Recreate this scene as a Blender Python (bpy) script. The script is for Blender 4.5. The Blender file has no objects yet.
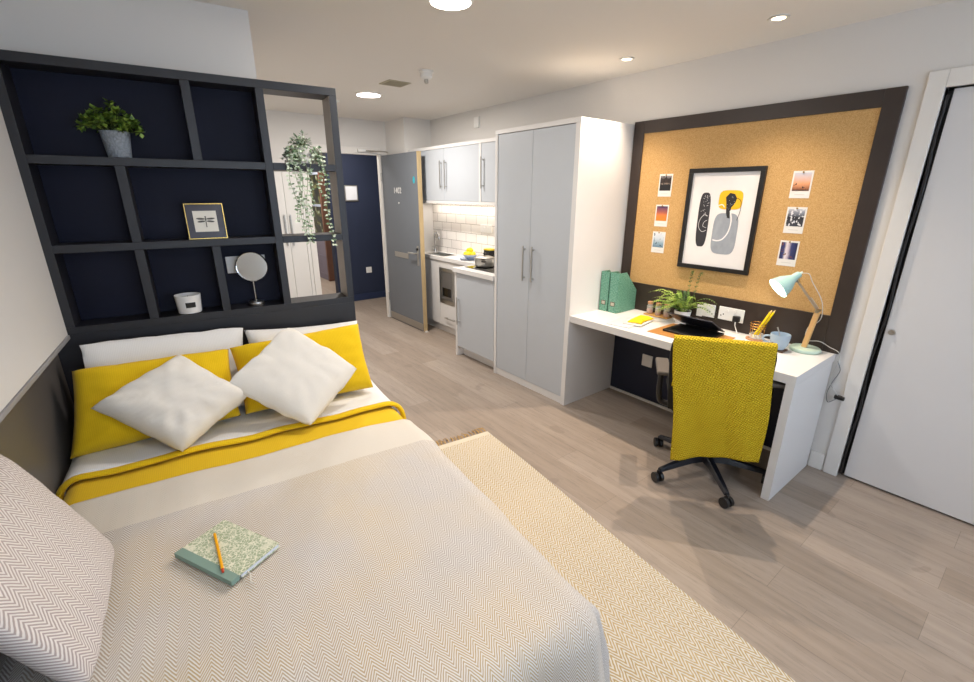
import bpy, bmesh, math, random
from mathutils import Vector, Matrix, noise
random.seed(7)
PI = math.pi
scn = bpy.context.scene
COL = scn.collection

# ------------------------------------------------------------------ camera
cam_d = bpy.data.cameras.new('camera')
cam_d.sensor_width = 36.0; cam_d.sensor_fit = 'HORIZONTAL'; cam_d.lens = 36.0*453.008/974.0
cam_d.clip_start = 0.03
cam_o = bpy.data.objects.new('camera', cam_d); COL.objects.link(cam_o)
yaw, pit, rol = math.radians(-38.118), math.radians(-18.03), math.radians(0.182)
fw = Vector((-math.sin(yaw)*math.cos(pit), math.cos(yaw)*math.cos(pit), math.sin(pit)))
rt = Vector((math.cos(yaw), math.sin(yaw), 0)); up = rt.cross(fw)
r2 = rt*math.cos(rol)+up*math.sin(rol); u2 = -rt*math.sin(rol)+up*math.cos(rol)
cam_o.matrix_world = Matrix(((r2.x, u2.x, -fw.x, 0), (r2.y, u2.y, -fw.y, 0), (r2.z, u2.z, -fw.z, 1.61), (0, 0, 0, 1)))
scn.camera = cam_o

# ------------------------------------------------------------------ world, exposure, lights
w = bpy.data.worlds.new('world'); scn.world = w; w.use_nodes = True
w.node_tree.nodes['Background'].inputs[0].default_value = (0.66, 0.80, 1.0, 1)
w.node_tree.nodes['Background'].inputs[1].default_value = 4.0
vs = scn.view_settings
vs.view_transform = 'Standard'; vs.look = 'None'; vs.gamma = 1.0; vs.exposure = 0.22; vs.use_curve_mapping = False
scn.cycles.max_bounces = 10; scn.cycles.diffuse_bounces = 6; scn.cycles.sample_clamp_indirect = 6.0
scn.cycles.caustics_reflective = False; scn.cycles.caustics_refractive = False

def lamp(name, kind, loc, energy, color, rot=(0, 0, 0), **kw):
    l = bpy.data.lights.new(name, kind); l.energy = energy; l.color = color
    for k, v in kw.items(): setattr(l, k, v)
    o = bpy.data.objects.new(name, l); COL.objects.link(o); o.location = loc; o.rotation_euler = rot
    return o
WARM = (1.0, 0.82, 0.64); NEUT = (1.0, 0.93, 0.86); DAY = (0.63, 0.82, 1.0)
ZC = 2.434
# daylight coming through the window in the wall behind the camera
po = lamp('window_daylight', 'AREA', (1.25, -1.74, 1.5), 92, DAY, (PI/2, 0, PI), shape='RECTANGLE', size=3.0, size_y=1.5)
# recessed ceiling downlights above the desk, round ceiling lights over the aisle
DOWN = [(2.746, 2.06), (2.722, 1.165)]
for i, (x, y) in enumerate(DOWN):
    lamp('downlight_beam', 'SPOT', (x, y, ZC-.012), 78, WARM, (0, math.radians(20), 0), spot_size=math.radians(122), spot_blend=.75, shadow_soft_size=.014)
ROUND = [(1.345, 1.985, .09), (1.91, 4.12, .10)]
for (x, y, r), pw_ in zip(ROUND, (14, 32)):
    lamp('ceiling_light_glow', 'AREA', (x, y, ZC-.022), pw_, NEUT, (0, 0, 0), shape='DISK', size=2*r)
lamp('room_fill', 'AREA', (.45, .25, ZC-.02), 9, NEUT, (0, 0, 0), shape='DISK', size=.22)  # unseen lamp with no fitting, fills the bed end of the room
lamp('corridor_glow', 'AREA', (2.3, 8.4, 2.38), 45, NEUT, (0, 0, 0), shape='DISK', size=.3)
lamp('corridor_glow', 'AREA', (2.5, 6.05, 2.38), 16, NEUT, (0, 0, 0), shape='DISK', size=.3)  # unseen lamp added to brighten the navy corridor wall
lamp('under_cabinet_strip_glow', 'AREA', (3.0, 4.05, 1.492), 3.4, (1.0, .89, .78), (0, 0, 0), shape='RECTANGLE', size=.10, size_y=1.8)

# ------------------------------------------------------------------ helpers
TH = math.radians(-6.276)          # the bed corner is turned a little against the desk wall
W, S = 0.0, TH
def wpt(fr, p):
    c, s = math.cos(fr), math.sin(fr); return Vector((p[0]*c-p[1]*s, p[0]*s+p[1]*c, p[2]))
ORG = {}; FRM = {}

def lin(c):
    c = c/255.0; return c/12.92 if c <= .04045 else ((c+.055)/1.055)**2.4
def rgb(h):
    h = h.lstrip('#'); return tuple(lin(int(h[i:i+2], 16)) for i in (0, 2, 4))+(1.0,)

class NT:
    def __init__(s, name):
        m = bpy.data.materials.new(name); m.use_nodes = True; s.m = m; s.t = m.node_tree
        s.b = s.t.nodes['Principled BSDF']
    def n(s, typ, **kw):
        nd = s.t.nodes.new(typ)
        for k, v in kw.items():
            if k.startswith('i_'):
                key = k[2:]; key = int(key) if key.isdigit() else key.replace('_', ' ')
                if hasattr(v, 'bl_idname') or isinstance(v, bpy.types.NodeSocket): s.t.links.new(v, nd.inputs[key])
                else: nd.inputs[key].default_value = v
            else: setattr(nd, k, v)
        return nd
    def l(s, a, b): s.t.links.new(a, b)
    def math(s, op, a, b=None, c=None, clamp=False):
        nd = s.t.nodes.new('ShaderNodeMath'); nd.operation = op; nd.use_clamp = clamp
        for i, v in enumerate((a, b, c)):
            if v is None: continue
            if isinstance(v, (int, float)): nd.inputs[i].default_value = v
            else: s.t.links.new(v, nd.inputs[i])
        return nd.outputs[0]
    def mix(s, f, a, b, mode='MIX'):
        nd = s.t.nodes.new('ShaderNodeMix'); nd.data_type = 'RGBA'; nd.blend_type = mode
        for i, v in ((0, f), (6, a), (7, b)):
            if isinstance(v, (int, float, tuple)): nd.inputs[i].default_value = v
            else: s.t.links.new(v, nd.inputs[i])
        return nd.outputs[2]
    def ramp(s, f, stops):
        nd = s.t.nodes.new('ShaderNodeValToRGB'); cr = nd.color_ramp
        while len(cr.elements) < len(stops): cr.elements.new(.5)
        for e, (p, c) in zip(cr.elements, stops): e.position = p; e.color = c
        s.l(f, nd.inputs[0]); return nd.outputs[0]
    def bump(s, h, strength=.3, dist=.002):
        nd = s.n('ShaderNodeBump'); nd.inputs['Strength'].default_value = strength; nd.inputs['Distance'].default_value = dist
        s.l(h, nd.inputs['Height']); s.l(nd.outputs[0], s.b.inputs['Normal'])
    def coord(s, kind='Object'):
        return s.n('ShaderNodeTexCoord').outputs[kind]
    def noise(s, scale, detail=3, vec=None, rough=.5):
        nd = s.n('ShaderNodeTexNoise'); nd.inputs['Scale'].default_value = scale; nd.inputs['Detail'].default_value = detail
        nd.inputs['Roughness'].default_value = rough
        s.l(vec if vec is not None else s.coord(), nd.inputs['Vector']); return nd.outputs[0]

def mat(name, hexc, rough=.5, metal=0., var=.05, scale=12, bump=0., bscale=300, bdist=.001, emit=None, estr=0., coat=0., spec=None, sheen=0.):
    """plain procedural material: base colour varied a little by noise, fine bump"""
    t = NT(name); b = t.b
    c = rgb(hexc)
    nz = t.noise(scale, 3)
    lo = tuple(x*(1-var) for x in c[:3])+(1,); hi = tuple(min(1, x*(1+var)) for x in c[:3])+(1,)
    t.l(t.mix(nz, lo, hi), b.inputs['Base Color'])
    b.inputs['Roughness'].default_value = rough; b.inputs['Metallic'].default_value = metal
    b.inputs['Coat Weight'].default_value = coat
    b.inputs['Sheen Weight'].default_value = sheen
    if spec is not None: b.inputs['Specular IOR Level'].default_value = spec
    if bump: t.bump(t.noise(bscale, 4), bump, bdist)
    if emit: b.inputs['Emission Color'].default_value = rgb(emit); b.inputs['Emission Strength'].default_value = estr
    return t.m

class MB:
    def __init__(s): s.v = []; s.f = []; s.uv = None; s.mi = []
    def add(s, v, f, mi=0):
        o = len(s.v); s.v += [Vector(p) for p in v]; s.f += [[i+o for i in q] for q in f]; s.mi += [mi]*len(f); return s
    def box(s, x0, x1, y0, y1, z0, z1, mi=0):
        return s.add([(x0, y0, z0), (x1, y0, z0), (x1, y1, z0), (x0, y1, z0), (x0, y0, z1), (x1, y0, z1), (x1, y1, z1), (x0, y1, z1)],
                     [(3, 2, 1, 0), (4, 5, 6, 7), (0, 1, 5, 4), (1, 2, 6, 5), (2, 3, 7, 6), (3, 0, 4, 7)], mi)
    def obox(s, c, size, M, mi=0):
        x, y, z = (k/2 for k in size)
        n = len(s.v); s.box(-x, x, -y, y, -z, z, mi)
        for i in range(n, len(s.v)): s.v[i] = M @ s.v[i] + Vector(c)
        return s
    def lathe(s, prof, c=(0, 0, 0), n=32, M=None, mi=0, cap=True):
        """prof: (radius, height) pairs; closed at the ends when the radius is 0"""
        M = M or Matrix.Identity(3); c = Vector(c); vs = []; fs = []
        for r, h in prof:
            for k in range(n):
                a = 2*PI*k/n; vs.append(M @ Vector((r*math.cos(a), r*math.sin(a), h)) + c)
        for j in range(len(prof)-1):
            for k in range(n):
                fs.append((j*n+k, j*n+(k+1) % n, (j+1)*n+(k+1) % n, (j+1)*n+k))
        if cap:
            if prof[0][0] > 1e-6: fs.append(tuple(range(n))[::-1])
            if prof[-1][0] > 1e-6: fs.append(tuple((len(prof)-1)*n+k for k in range(n)))
        return s.add(vs, fs, mi)
    def cyl(s, p0, p1, r0, r1=None, n=16, mi=0):
        p0, p1 = Vector(p0), Vector(p1); d = p1-p0; L = d.length
        M = d.to_track_quat('Z', 'Y').to_matrix()
        return s.lathe([(r0, 0), (r0 if r1 is None else r1, L)], p0, n, M, mi)
    def tube(s, pts, r, n=8, mi=0):
        pts = [Vector(p) for p in pts]; vs = []; fs = []; up = None
        for i, p in enumerate(pts):
            d = (pts[min(i+1, len(pts)-1)]-pts[max(i-1, 0)]).normalized()
            if up is None:
                up = Vector((0, 0, 1)) if abs(d.z) < .9 else Vector((1, 0, 0))
            x = d.cross(up).normalized(); up = x.cross(d).normalized()
            rr = r[i] if isinstance(r, (list, tuple)) else r
            for k in range(n):
                a = 2*PI*k/n; vs.append(p+x*math.cos(a)*rr+up*math.sin(a)*rr)
        for i in range(len(pts)-1):
            for k in range(n): fs.append((i*n+k, i*n+(k+1) % n, (i+1)*n+(k+1) % n, (i+1)*n+k))
        fs.append(tuple(range(n))[::-1]); fs.append(tuple((len(pts)-1)*n+k for k in range(n)))
        return s.add(vs, fs, mi)
    def ball(s, c, r, n=12, sc=(1, 1, 1), mi=0):
        prof = [(max(1e-7, math.sin(PI*i/n))*r, -math.cos(PI*i/n)*r) for i in range(n+1)]
        return s.lathe(prof, c, 2*n, Matrix.Diagonal(Vector(sc)), mi, cap=False)
    def prism(s, poly, fn, h0, h1, mi=0):
        """poly in 2D, fn(a, b, h) -> 3D point"""
        n = len(poly); vs = [fn(a, b, h0) for a, b in poly]+[fn(a, b, h1) for a, b in poly]
        fs = [tuple(range(n))[::-1], tuple(range(n, 2*n))]+[(k, (k+1) % n, n+(k+1) % n, n+k) for k in range(n)]
        return s.add(vs, fs, mi)
    def xf(s, M):
        for i, p in enumerate(s.v): s.v[i] = M @ p
        return s

def mesh_obj(name, mb, material, origin=(0, 0, 0), bev=0., angle=38, fixn=True):
    me = bpy.data.meshes.new(name)
    o3 = Vector(origin)
    me.from_pydata([tuple(Vector(p)-o3) for p in mb.v], [], [tuple(q) for q in mb.f])
    if mb.uv:
        ul = me.uv_layers.new(name='UVMap')
        for lp in me.loops: ul.data[lp.index].uv = mb.uv[lp.vertex_index]
    mats = material if isinstance(material, (list, tuple)) else [material]
    for m in mats: me.materials.append(m)
    if len(mats) > 1:
        for p, k in zip(me.polygons, mb.mi): p.material_index = k
    if fixn and not mb.uv:
        bm = bmesh.new(); bm.from_mesh(me); bmesh.ops.recalc_face_normals(bm, faces=bm.faces); bm.to_mesh(me); bm.free()
    me.update()
    me.shade_smooth(); me.set_sharp_from_angle(angle=math.radians(angle))
    o = bpy.data.objects.new(name, me); COL.objects.link(o)
    if bev:
        b = o.modifiers.new('bevel', 'BEVEL'); b.width = bev; b.segments = 2; b.limit_method = 'ANGLE'; b.angle_limit = math.radians(50)
        b.harden_normals = True
    return o

def tag(o, label, cat, group=None):
    o['label'] = label; o['category'] = cat
    if group: o['group'] = group
def thing(name, label, cat, loc=(0, 0, 0), fr=W, rot=0., group=None):
    o = bpy.data.objects.new(name, None); COL.objects.link(o); o.empty_display_size = .05
    o.location = wpt(fr, loc); o.rotation_euler = (0, 0, fr+rot)
    ORG[o.name] = (0, 0, 0) if rot else tuple(loc)
    tag(o, label, cat, group); return o
def part(name, mb, m, parent, bev=0., label=None, **kw):
    org = ORG[parent.name]
    o = mesh_obj(name, mb, m, org, bev, **kw); o.parent = parent
    ORG[o.name] = org
    if label: o['label'] = label
    return o
def solo(name, label, cat, mb, m, loc, fr=W, rot=0., group=None, bev=0., **kw):
    o = mesh_obj(name, mb, m, (0, 0, 0) if rot else loc, bev, **kw)
    o.location = wpt(fr, loc); o.rotation_euler = (0, 0, fr+rot); ORG[o.name] = (0, 0, 0) if rot else tuple(loc)
    tag(o, label, cat, group); return o
def struct(name, mb, m, fr=W, bev=0., parent=None):
    o = mesh_obj(name, mb, m, (0, 0, 0), bev); o.rotation_euler = (0, 0, fr)
    o['kind'] = 'structure'
    if parent: o.parent = parent; o.rotation_euler = (0, 0, 0)
    ORG[o.name] = (0, 0, 0)
    return o
def copy_thing(src, loc, fr=W, rot=0., label=None):
    def rec(o, parent):
        c = o.copy(); COL.objects.link(c); c.parent = parent
        for ch in [k for k in bpy.data.objects if k.parent == o]: rec(ch, c)
        return c
    c = rec(src, None); c.location = wpt(fr, loc); c.rotation_euler = (0, 0, fr+rot)
    if label: c['label'] = label
    return c
def rotz(a): return Matrix.Rotation(a, 3, 'Z')
def smooth_noise(x, y, z=0.): return noise.noise(Vector((x, y, z)))

# ------------------------------------------------------------------ materials
def m_floor():
    t = NT('oak_planks'); co = t.coord()
    mp = t.n('ShaderNodeMapping', i_Vector=co); mp.inputs['Rotation'].default_value = (0, 0, PI/2)
    br = t.n('ShaderNodeTexBrick', i_Vector=mp.outputs[0]); br.offset = .37; br.offset_frequency = 2; br.squash = 1
    br.inputs['Color1'].default_value = (0, 0, 0, 1); br.inputs['Color2'].default_value = (1, 1, 1, 1); br.inputs['Mortar'].default_value = (.5, .5, .5, 1)
    br.inputs['Scale'].default_value = 1; br.inputs['Brick Width'].default_value = 1.24; br.inputs['Row Height'].default_value = .19
    br.inputs['Mortar Size'].default_value = .0011; br.inputs['Mortar Smooth'].default_value = .3; br.inputs['Bias'].default_value = 0
    g = t.n('ShaderNodeMapping', i_Vector=co); g.inputs['Scale'].default_value = (26, 1.6, 1)
    grain = t.noise(1.0, 6, g.outputs[0], .62)
    g2 = t.n('ShaderNodeMapping', i_Vector=co); g2.inputs['Scale'].default_value = (7, .9, 1)
    broad = t.noise(1.3, 4, g2.outputs[0], .6)
    knot = t.noise(3.3, 2, co)
    c1 = t.ramp(grain, [(.25, rgb('#857b73')), (.55, rgb('#a3988f')), (.8, rgb('#b5aaa0'))])
    c2 = t.mix(.45, c1, t.ramp(broad, [(.3, rgb('#958b83')), (.7, rgb('#aca197'))]))
    tone = t.mix(t.math('MULTIPLY', br.outputs['Color'], .9), rgb('#fdf9f4'), rgb('#e4dcd2'))
    c3 = t.mix(1.0, c2, tone, 'MULTIPLY')
    g3 = t.n('ShaderNodeMapping', i_Vector=co); g3.inputs['Scale'].default_value = (60, 5, 1)
    c3 = t.mix(t.math('MULTIPLY', t.math('GREATER_THAN', t.noise(1.0, 5, g3.outputs[0], .7), .57), .28), c3, rgb('#70675f'))
    c3 = t.mix(t.math('MULTIPLY', t.math('GREATER_THAN', knot, .69), .25), c3, rgb('#6f6258'))
    c4 = t.mix(t.math('MULTIPLY', br.outputs['Fac'], .55), c3, rgb('#5f554d'))
    t.l(c4, t.b.inputs['Base Color']); t.b.inputs['Roughness'].default_value = .42
    t.l(t.math('ADD', .36, t.math('MULTIPLY', grain, .2)), t.b.inputs['Roughness'])
    t.bump(t.math('SUBTRACT', grain, t.math('MULTIPLY', br.outputs['Fac'], 2)), .12, .001)
    return t.m
def m_zigzag(name, period, amp, pitch, ca, cb, cbase, plain=None, duty=.5, chunk=0.):
    """woven chevron: slanted yarn lines that switch direction every half period"""
    t = NT(name); uv = t.n('ShaderNodeUVMap').outputs[0]
    sp = t.n('ShaderNodeSeparateXYZ', i_0=uv); u, v = sp.outputs[0], sp.outputs[1]
    wob = t.noise(40, 2, uv)
    uu = t.math('ADD', u, t.math('MULTIPLY', t.math('SUBTRACT', wob, .5), .004 if chunk == 0 else .009))
    tri = t.math('PINGPONG', uu, period/2)
    ph = t.math('ADD', v, t.math('MULTIPLY', tri, amp))
    s = t.math('SINE', t.math('MULTIPLY', ph, 2*PI/pitch))
    st = t.math('ADD', t.math('MULTIPLY', s, 1.6), .5, clamp=True) if chunk == 0 else t.math('ADD', t.math('MULTIPLY', s, 1.1), .5, clamp=True)
    yn = t.noise(2.3, 3, uv)
    yarn = t.mix(t.ramp(yn, [(.38, (0, 0, 0, 1)), (.62, (1, 1, 1, 1))]), rgb(ca), rgb(cb))
    c = t.mix(t.math('MULTIPLY', st, duty), rgb(cbase), yarn)
    fine = t.noise(900, 2, uv); c = t.mix(t.math('MULTIPLY', fine, .18), c, rgb('#ffffff'), 'OVERLAY')
    if plain is not None:
        k = t.math('GREATER_THAN', v, plain[0]); c = t.mix(k, c, t.mix(t.noise(500, 2, uv), rgb(plain[1]), rgb(plain[2])))
    t.l(c, t.b.inputs['Base Color']); t.b.inputs['Roughness'].default_value = .92; t.b.inputs['Sheen Weight'].default_value = .15
    t.b.inputs['Specular IOR Level'].default_value = .15
    t.bump(t.math('ADD', t.math('MULTIPLY', s, .5), t.math('MULTIPLY', fine, .6)), .35 if chunk == 0 else .6, .0015 if chunk == 0 else .004)
    return t.m
def m_cork():
    t = NT('cork'); co = t.coord()
    a = t.noise(240, 3, co); b = t.noise(55, 3, co); c = t.noise(3, 2, co)
    k = t.ramp(a, [(.35, rgb('#ad8650')), (.5, rgb('#c29c66')), (.65, rgb('#cfab76'))])
    k = t.mix(t.math('MULTIPLY', b, .3), k, rgb('#c39a5a')); k = t.mix(t.math('MULTIPLY', c, .2), k, rgb('#c99e60'))
    t.l(k, t.b.inputs['Base Color']); t.b.inputs['Roughness'].default_value = .85; t.bump(a, .2, .001); return t.m
def m_tiles():
    t = NT('white_brick_tiles'); co = t.coord()
    sp = t.n('ShaderNodeSeparateXYZ', i_0=co); cb = t.n('ShaderNodeCombineXYZ', i_0=sp.outputs[1], i_1=sp.outputs[2])
    mp = t.n('ShaderNodeMapping', i_Vector=cb.outputs[0]); mp.inputs['Location'].default_value = (.05, .02, 0)
    br = t.n('ShaderNodeTexBrick', i_Vector=mp.outputs[0]); br.offset = .5
    br.inputs['Color1'].default_value = rgb('#e9e4e0'); br.inputs['Color2'].default_value = rgb('#efece7'); br.inputs['Mortar'].default_value = rgb('#8f8983')
    br.inputs['Scale'].default_value = 1; br.inputs['Brick Width'].default_value = .2; br.inputs['Row Height'].default_value = .1
    br.inputs['Mortar Size'].default_value = .0022; br.inputs['Mortar Smooth'].default_value = .2
    t.l(br.outputs['Color'], t.b.inputs['Base Color']); t.b.inputs['Roughness'].default_value = .18
    t.bump(t.math('SUBTRACT', 1, br.outputs['Fac']), .4, .0015); return t.m
def m_linen(name, hexc, hex2, sc=420, bump=.5, fold=0.):
    t = NT(name); co = t.coord()
    wv = t.n('ShaderNodeTexWave', i_Vector=co); wv.inputs['Scale'].default_value = sc/6; wv.inputs['Distortion'].default_value = 2.5
    wv.inputs['Detail'].default_value = 2; wv.inputs['Detail Scale'].default_value = 6
    nz = t.noise(sc, 3, co)
    h = t.math('ADD', wv.outputs['Fac'], nz)
    t.l(t.mix(t.math('MULTIPLY', h, .5), rgb(hexc), rgb(hex2)), t.b.inputs['Base Color'])
    t.b.inputs['Roughness'].default_value = .9; t.b.inputs['Sheen Weight'].default_value = .1; t.b.inputs['Specular IOR Level'].default_value = .2
    t.bump(h, bump, .0012); return t.m
def m_waffle():
    t = NT('yellow_waffle_knit'); uv = t.n('ShaderNodeUVMap').outputs[0]
    sp = t.n('ShaderNodeSeparateXYZ', i_0=uv)
    a = t.math('SINE', t.math('MULTIPLY', t.math('ADD', sp.outputs[0], t.math('MULTIPLY', sp.outputs[1], .35)), 2*PI/.017))
    b = t.math('SINE', t.math('MULTIPLY', t.math('SUBTRACT', sp.outputs[1], t.math('MULTIPLY', sp.outputs[0], .35)), 2*PI/.017))
    h = t.math('MULTIPLY', a, b)
    c = t.mix(t.math('ADD', t.math('MULTIPLY', h, .5), .5, clamp=True), rgb('#bda01c'), rgb('#e4c62c'))
    t.l(c, t.b.inputs['Base Color']); t.b.inputs['Roughness'].default_value = .85; t.b.inputs['Specular IOR Level'].default_value = .2
    t.bump(h, .9, .004); return t.m
def m_leafprint():
    t = NT('leaf_print_cover'); co = t.coord()
    wn = t.noise(28, 2, co)
    vo = t.n('ShaderNodeTexVoronoi'); vo.inputs['Scale'].default_value = 95; vo.feature = 'DISTANCE_TO_EDGE'
    mx = t.n('ShaderNodeVectorMath', operation='ADD'); t.l(co, mx.inputs[0])
    sc = t.n('ShaderNodeVectorMath', operation='SCALE'); t.l(t.n('ShaderNodeTexNoise', i_Vector=co, i_Scale=60.).outputs['Color'], sc.inputs[0]); sc.inputs['Scale'].default_value = .02
    t.l(sc.outputs[0], mx.inputs[1]); t.l(mx.outputs[0], vo.inputs['Vector'])
    k = t.math('GREATER_THAN', vo.outputs['Distance'], .085)
    k = t.math('MULTIPLY', k, t.math('ADD', t.math('MULTIPLY', t.math('GREATER_THAN', wn, .42), .7), .3))
    t.l(t.mix(k, rgb('#dedecb'), rgb('#9fae90')), t.b.inputs['Base Color']); t.b.inputs['Roughness'].default_value = .6; return t.m
def m_leaf(name, ca, cb, sc=60, rough=.45):
    t = NT(name); n = t.noise(sc, 1)
    t.l(t.ramp(n, [(.42, rgb(ca)), (.58, rgb(cb))]), t.b.inputs['Base Color']); t.b.inputs['Roughness'].default_value = rough
    t.b.inputs['Subsurface Weight'].default_value = 0.; return t.m
def m_photo(name, stops, axis=2, blot=None):
    """a printed instant photo: bands of colour from top to bottom with dark blots"""
    t = NT(name); co = t.coord('Generated')
    sp = t.n('ShaderNodeSeparateXYZ', i_0=co)
    f = t.math('ADD', sp.outputs[axis], t.math('MULTIPLY', t.math('SUBTRACT', t.noise(6, 2, co), .5), .12))
    c = t.ramp(f, [(p, rgb(h)) for p, h in stops])
    if blot:
        b = t.math('GREATER_THAN', t.noise(blot[1], 2, co), blot[2])
        c = t.mix(b, c, rgb(blot[0]))
    t.l(c, t.b.inputs['Base Color']); t.b.inputs['Roughness'].default_value = .35; return t.m
def m_wood(name, a, b, rough=.5, ax=(1, 1, 8)):
    t = NT(name); mp = t.n('ShaderNodeMapping', i_Vector=t.coord()); mp.inputs['Scale'].default_value = ax
    n = t.noise(9, 5, mp.outputs[0], .6)
    t.l(t.mix(n, rgb(a), rgb(b)), t.b.inputs['Base Color']); t.b.inputs['Roughness'].default_value = rough; t.bump(n, .1, .0005); return t.m

FLOOR = m_floor(); CORK = m_cork(); TILES = m_tiles()
WALL = mat('wall_paint', '#d8d6d3', .85, var=.015, scale=2, bump=.08, bscale=160)
CEIL = mat('ceiling_paint', '#e2dfda', .9, var=.01, scale=2)
TRIM = mat('white_trim_paint', '#dedcd8', .5, var=.01)
NAVYW = mat('navy_wall_paint', '#1d2740', .7, var=.05)
LAMW = mat('white_laminate', '#dddcdb', .38, var=.01)
LAMG = mat('pale_grey_laminate', '#b9bfc6', .4, var=.015)
SHELF = mat('charcoal_laminate', '#1a1b21', .45, var=.05, scale=30)
NAVYB = mat('navy_back_panel', '#060b22', .6, var=.25, spec=.25, scale=7)
PANEL = mat('grey_wall_panel', '#5d5a58', .28, var=.05)
WBOARD = mat('wall_board_white', '#d6d6d6', .5, var=.01)
STEEL = mat('brushed_steel', '#b9b7b2', .28, 1., var=.06, scale=90)
CHROME = mat('chrome', '#d6d6d6', .08, 1., var=.02)
BLACKP = mat('black_plastic', '#141416', .42, var=.1)
BLACKG = mat('black_glass', '#08090b', .08, var=.02)
WHITEP = mat('white_plastic', '#e8e8e6', .35, var=.01)
BROWNF = m_wood('dark_brown_frame', '#29201c', '#362b26', .42, (2, 2, 2))
DOORG = mat('grey_door_paint', '#6b7179', .45, var=.03)
DWOOD = m_wood('door_edge_timber', '#a8926a', '#c2ad86', .55, (8, 8, 1))
LEDGE = mat('grey_trim_strip', '#8d8e92', .4, var=.02)
WHITEC = m_linen('white_cotton', '#d3d4d6', '#e0e1e2', 300, .12)
YELLOW = m_linen('mustard_cotton', '#d0ac0c', '#e1be1c', 260, .15)
LINEN = m_linen('cream_linen', '#d9d6cf', '#eae7e1', 520, .6)
BLANKET = m_zigzag('herringbone_blanket', .046, 1.75, .0115, '#a48a55', '#8f8683', '#d2cfcb', plain=(1.68, '#d6d1c8', '#cbc5bb'), duty=.8)
CUSHZ = m_zigzag('herringbone_cushion', .05, 1.2, .0115, '#85797a', '#94867e', '#d6cfcb', duty=.75)
RUGM = m_zigzag('chevron_rug', .054, 1.9, .0225, '#b59b68', '#ab925f', '#d5d0c6', duty=.92, chunk=1)
WAFFLE = m_waffle()
EMIT = mat('lamp_diffuser', '#ffffff', .5, emit='#fff6ea', estr=14)
EMITW = mat('warm_lamp_diffuser', '#ffffff', .5, emit='#ffe2b8', estr=9)
STRIP = mat('strip_diffuser', '#ffffff', .5, emit='#ffedd2', estr=2.2)

# ------------------------------------------------------------------ the room
XR, YE, YEND = 3.108, 5.53, 5.06
struct('floor', MB().box(-2.4, 4.2, -2.2, 12.0, -.1, 0), FLOOR)
struct('ceiling', MB().box(-2.4, 4.2, -2.2, 12.0, ZC, ZC+.1), CEIL)
YK0, YK1, DZ = -.46, .543, 2.08                       # door opening in the desk wall
struct('wall_right', MB().box(XR, XR+.16, YK1, YEND+.6, 0, ZC).box(XR, XR+.16, -2.0, YK0, 0, ZC).box(XR, XR+.16, YK0, YK1, DZ, ZC), WALL)
struct('wall_alcove', MB().box(2.75, XR, YEND, YE+.12, 0, ZC), WALL)
struct('wall_entrance', MB().box(.6, 1.76, YE, YE+.05, 0, ZC).box(1.76, 2.64, YE, YE+.05, 2.06, ZC).box(2.64, 2.75, YE, YE+.05, 0, ZC), WALL)
cw = wpt(S, (.366, 2.757, 0))
struct('wall_headboard', MB().box(-.72, .366, 2.757, 2.86, 0, ZC), WALL, S)
struct('wall_bathroom', MB().box(cw.x-.1, cw.x, cw.y+.02, YE, 0, ZC), WALL)
struct('wall_left', MB().box(-.74, -.631, -2.0, 2.757, 0, ZC).box(-.6305, -.573, -1.85, 2.757, 1.0, ZC), WALL, S)
# wall behind the camera with the window
WX0, WX1, WZ0, WZ1 = -.2, 2.75, .75, 2.2
struct('wall_window', MB().box(-1.3, WX0, -1.92, -1.8, 0, ZC).box(WX1, XR+.16, -1.92, -1.8, 0, ZC).box(WX0, WX1, -1.92, -1.8, 0, WZ0).box(WX0, WX1, -1.92, -1.8, WZ1, ZC), WALL)
wf = MB()
for a, b in ((WX0, WX0+.06), (1.25, 1.31), (WX1-.06, WX1)): wf.box(a, b, -1.90, -1.84, WZ0, WZ1)
for a, b in ((WZ0, WZ0+.06), (WZ1-.06, WZ1)): wf.box(WX0+.06, WX1-.06, -1.90, -1.84, a, b)
win = struct('window_1', wf, BROWNF)
gt = NT('window_glass'); tr = gt.n('ShaderNodeBsdfTransparent'); gl = gt.n('ShaderNodeBsdfGlossy'); gl.inputs['Roughness'].default_value = .02
ms = gt.n('ShaderNodeMixShader'); ms.inputs[0].default_value = .08; gt.l(tr.outputs[0], ms.inputs[1]); gt.l(gl.outputs[0], ms.inputs[2])
gt.l(ms.outputs[0], gt.t.nodes['Material Output'].inputs[0]); GLASS = gt.m
struct('window_pane', MB().box(WX0+.06, WX1-.06, -1.875, -1.867, WZ0+.06, WZ1-.06), GLASS, parent=win)
# skirtings
struct('baseboard_right', MB().box(XR-.014, XR, .62, .695, 0, .11), TRIM, bev=.003)
struct('baseboard_entrance', MB().box(cw.x, 1.68, YE-.014, YE, 0, .1), TRIM, bev=.003)
# door in the desk wall, with casing
d = struct('door_1', MB().box(XR+.022, XR+.062, YK0+.01, YK1-.026, .012, DZ-.004), mat('white_door_paint', '#d4d3d3', .45, var=.012), bev=.002)
struct('door_casing', MB().box(XR-.016, XR+.1, YK1, YK1+.070, 0, DZ+.075).box(XR-.016, XR+.1, YK0-.075, YK0, 0, DZ+.075).box(XR-.016, XR+.1, YK0, YK1, DZ, DZ+.075), TRIM, bev=.003, parent=d)
struct('door_gap_shade', MB().box(XR+.064, XR+.12, YK1-.05, YK1, 0, DZ).box(XR+.064, XR+.12, YK0, YK1, DZ-.004, DZ).box(XR+.11, XR+.13, YK0, YK1, 0, DZ), BLACKP, parent=d)  # black boxes behind the leaf put the dark of the door gap into colour
pts = [(XR+.012, YK1-.011+.004*math.sin(i*.55)+.005*math.exp(-((i-13)/3)**2), .02+i*DZ/41) for i in range(41)]
struct('door_seal', MB().tube(pts, .008, 6), BLACKP, parent=d)
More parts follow.
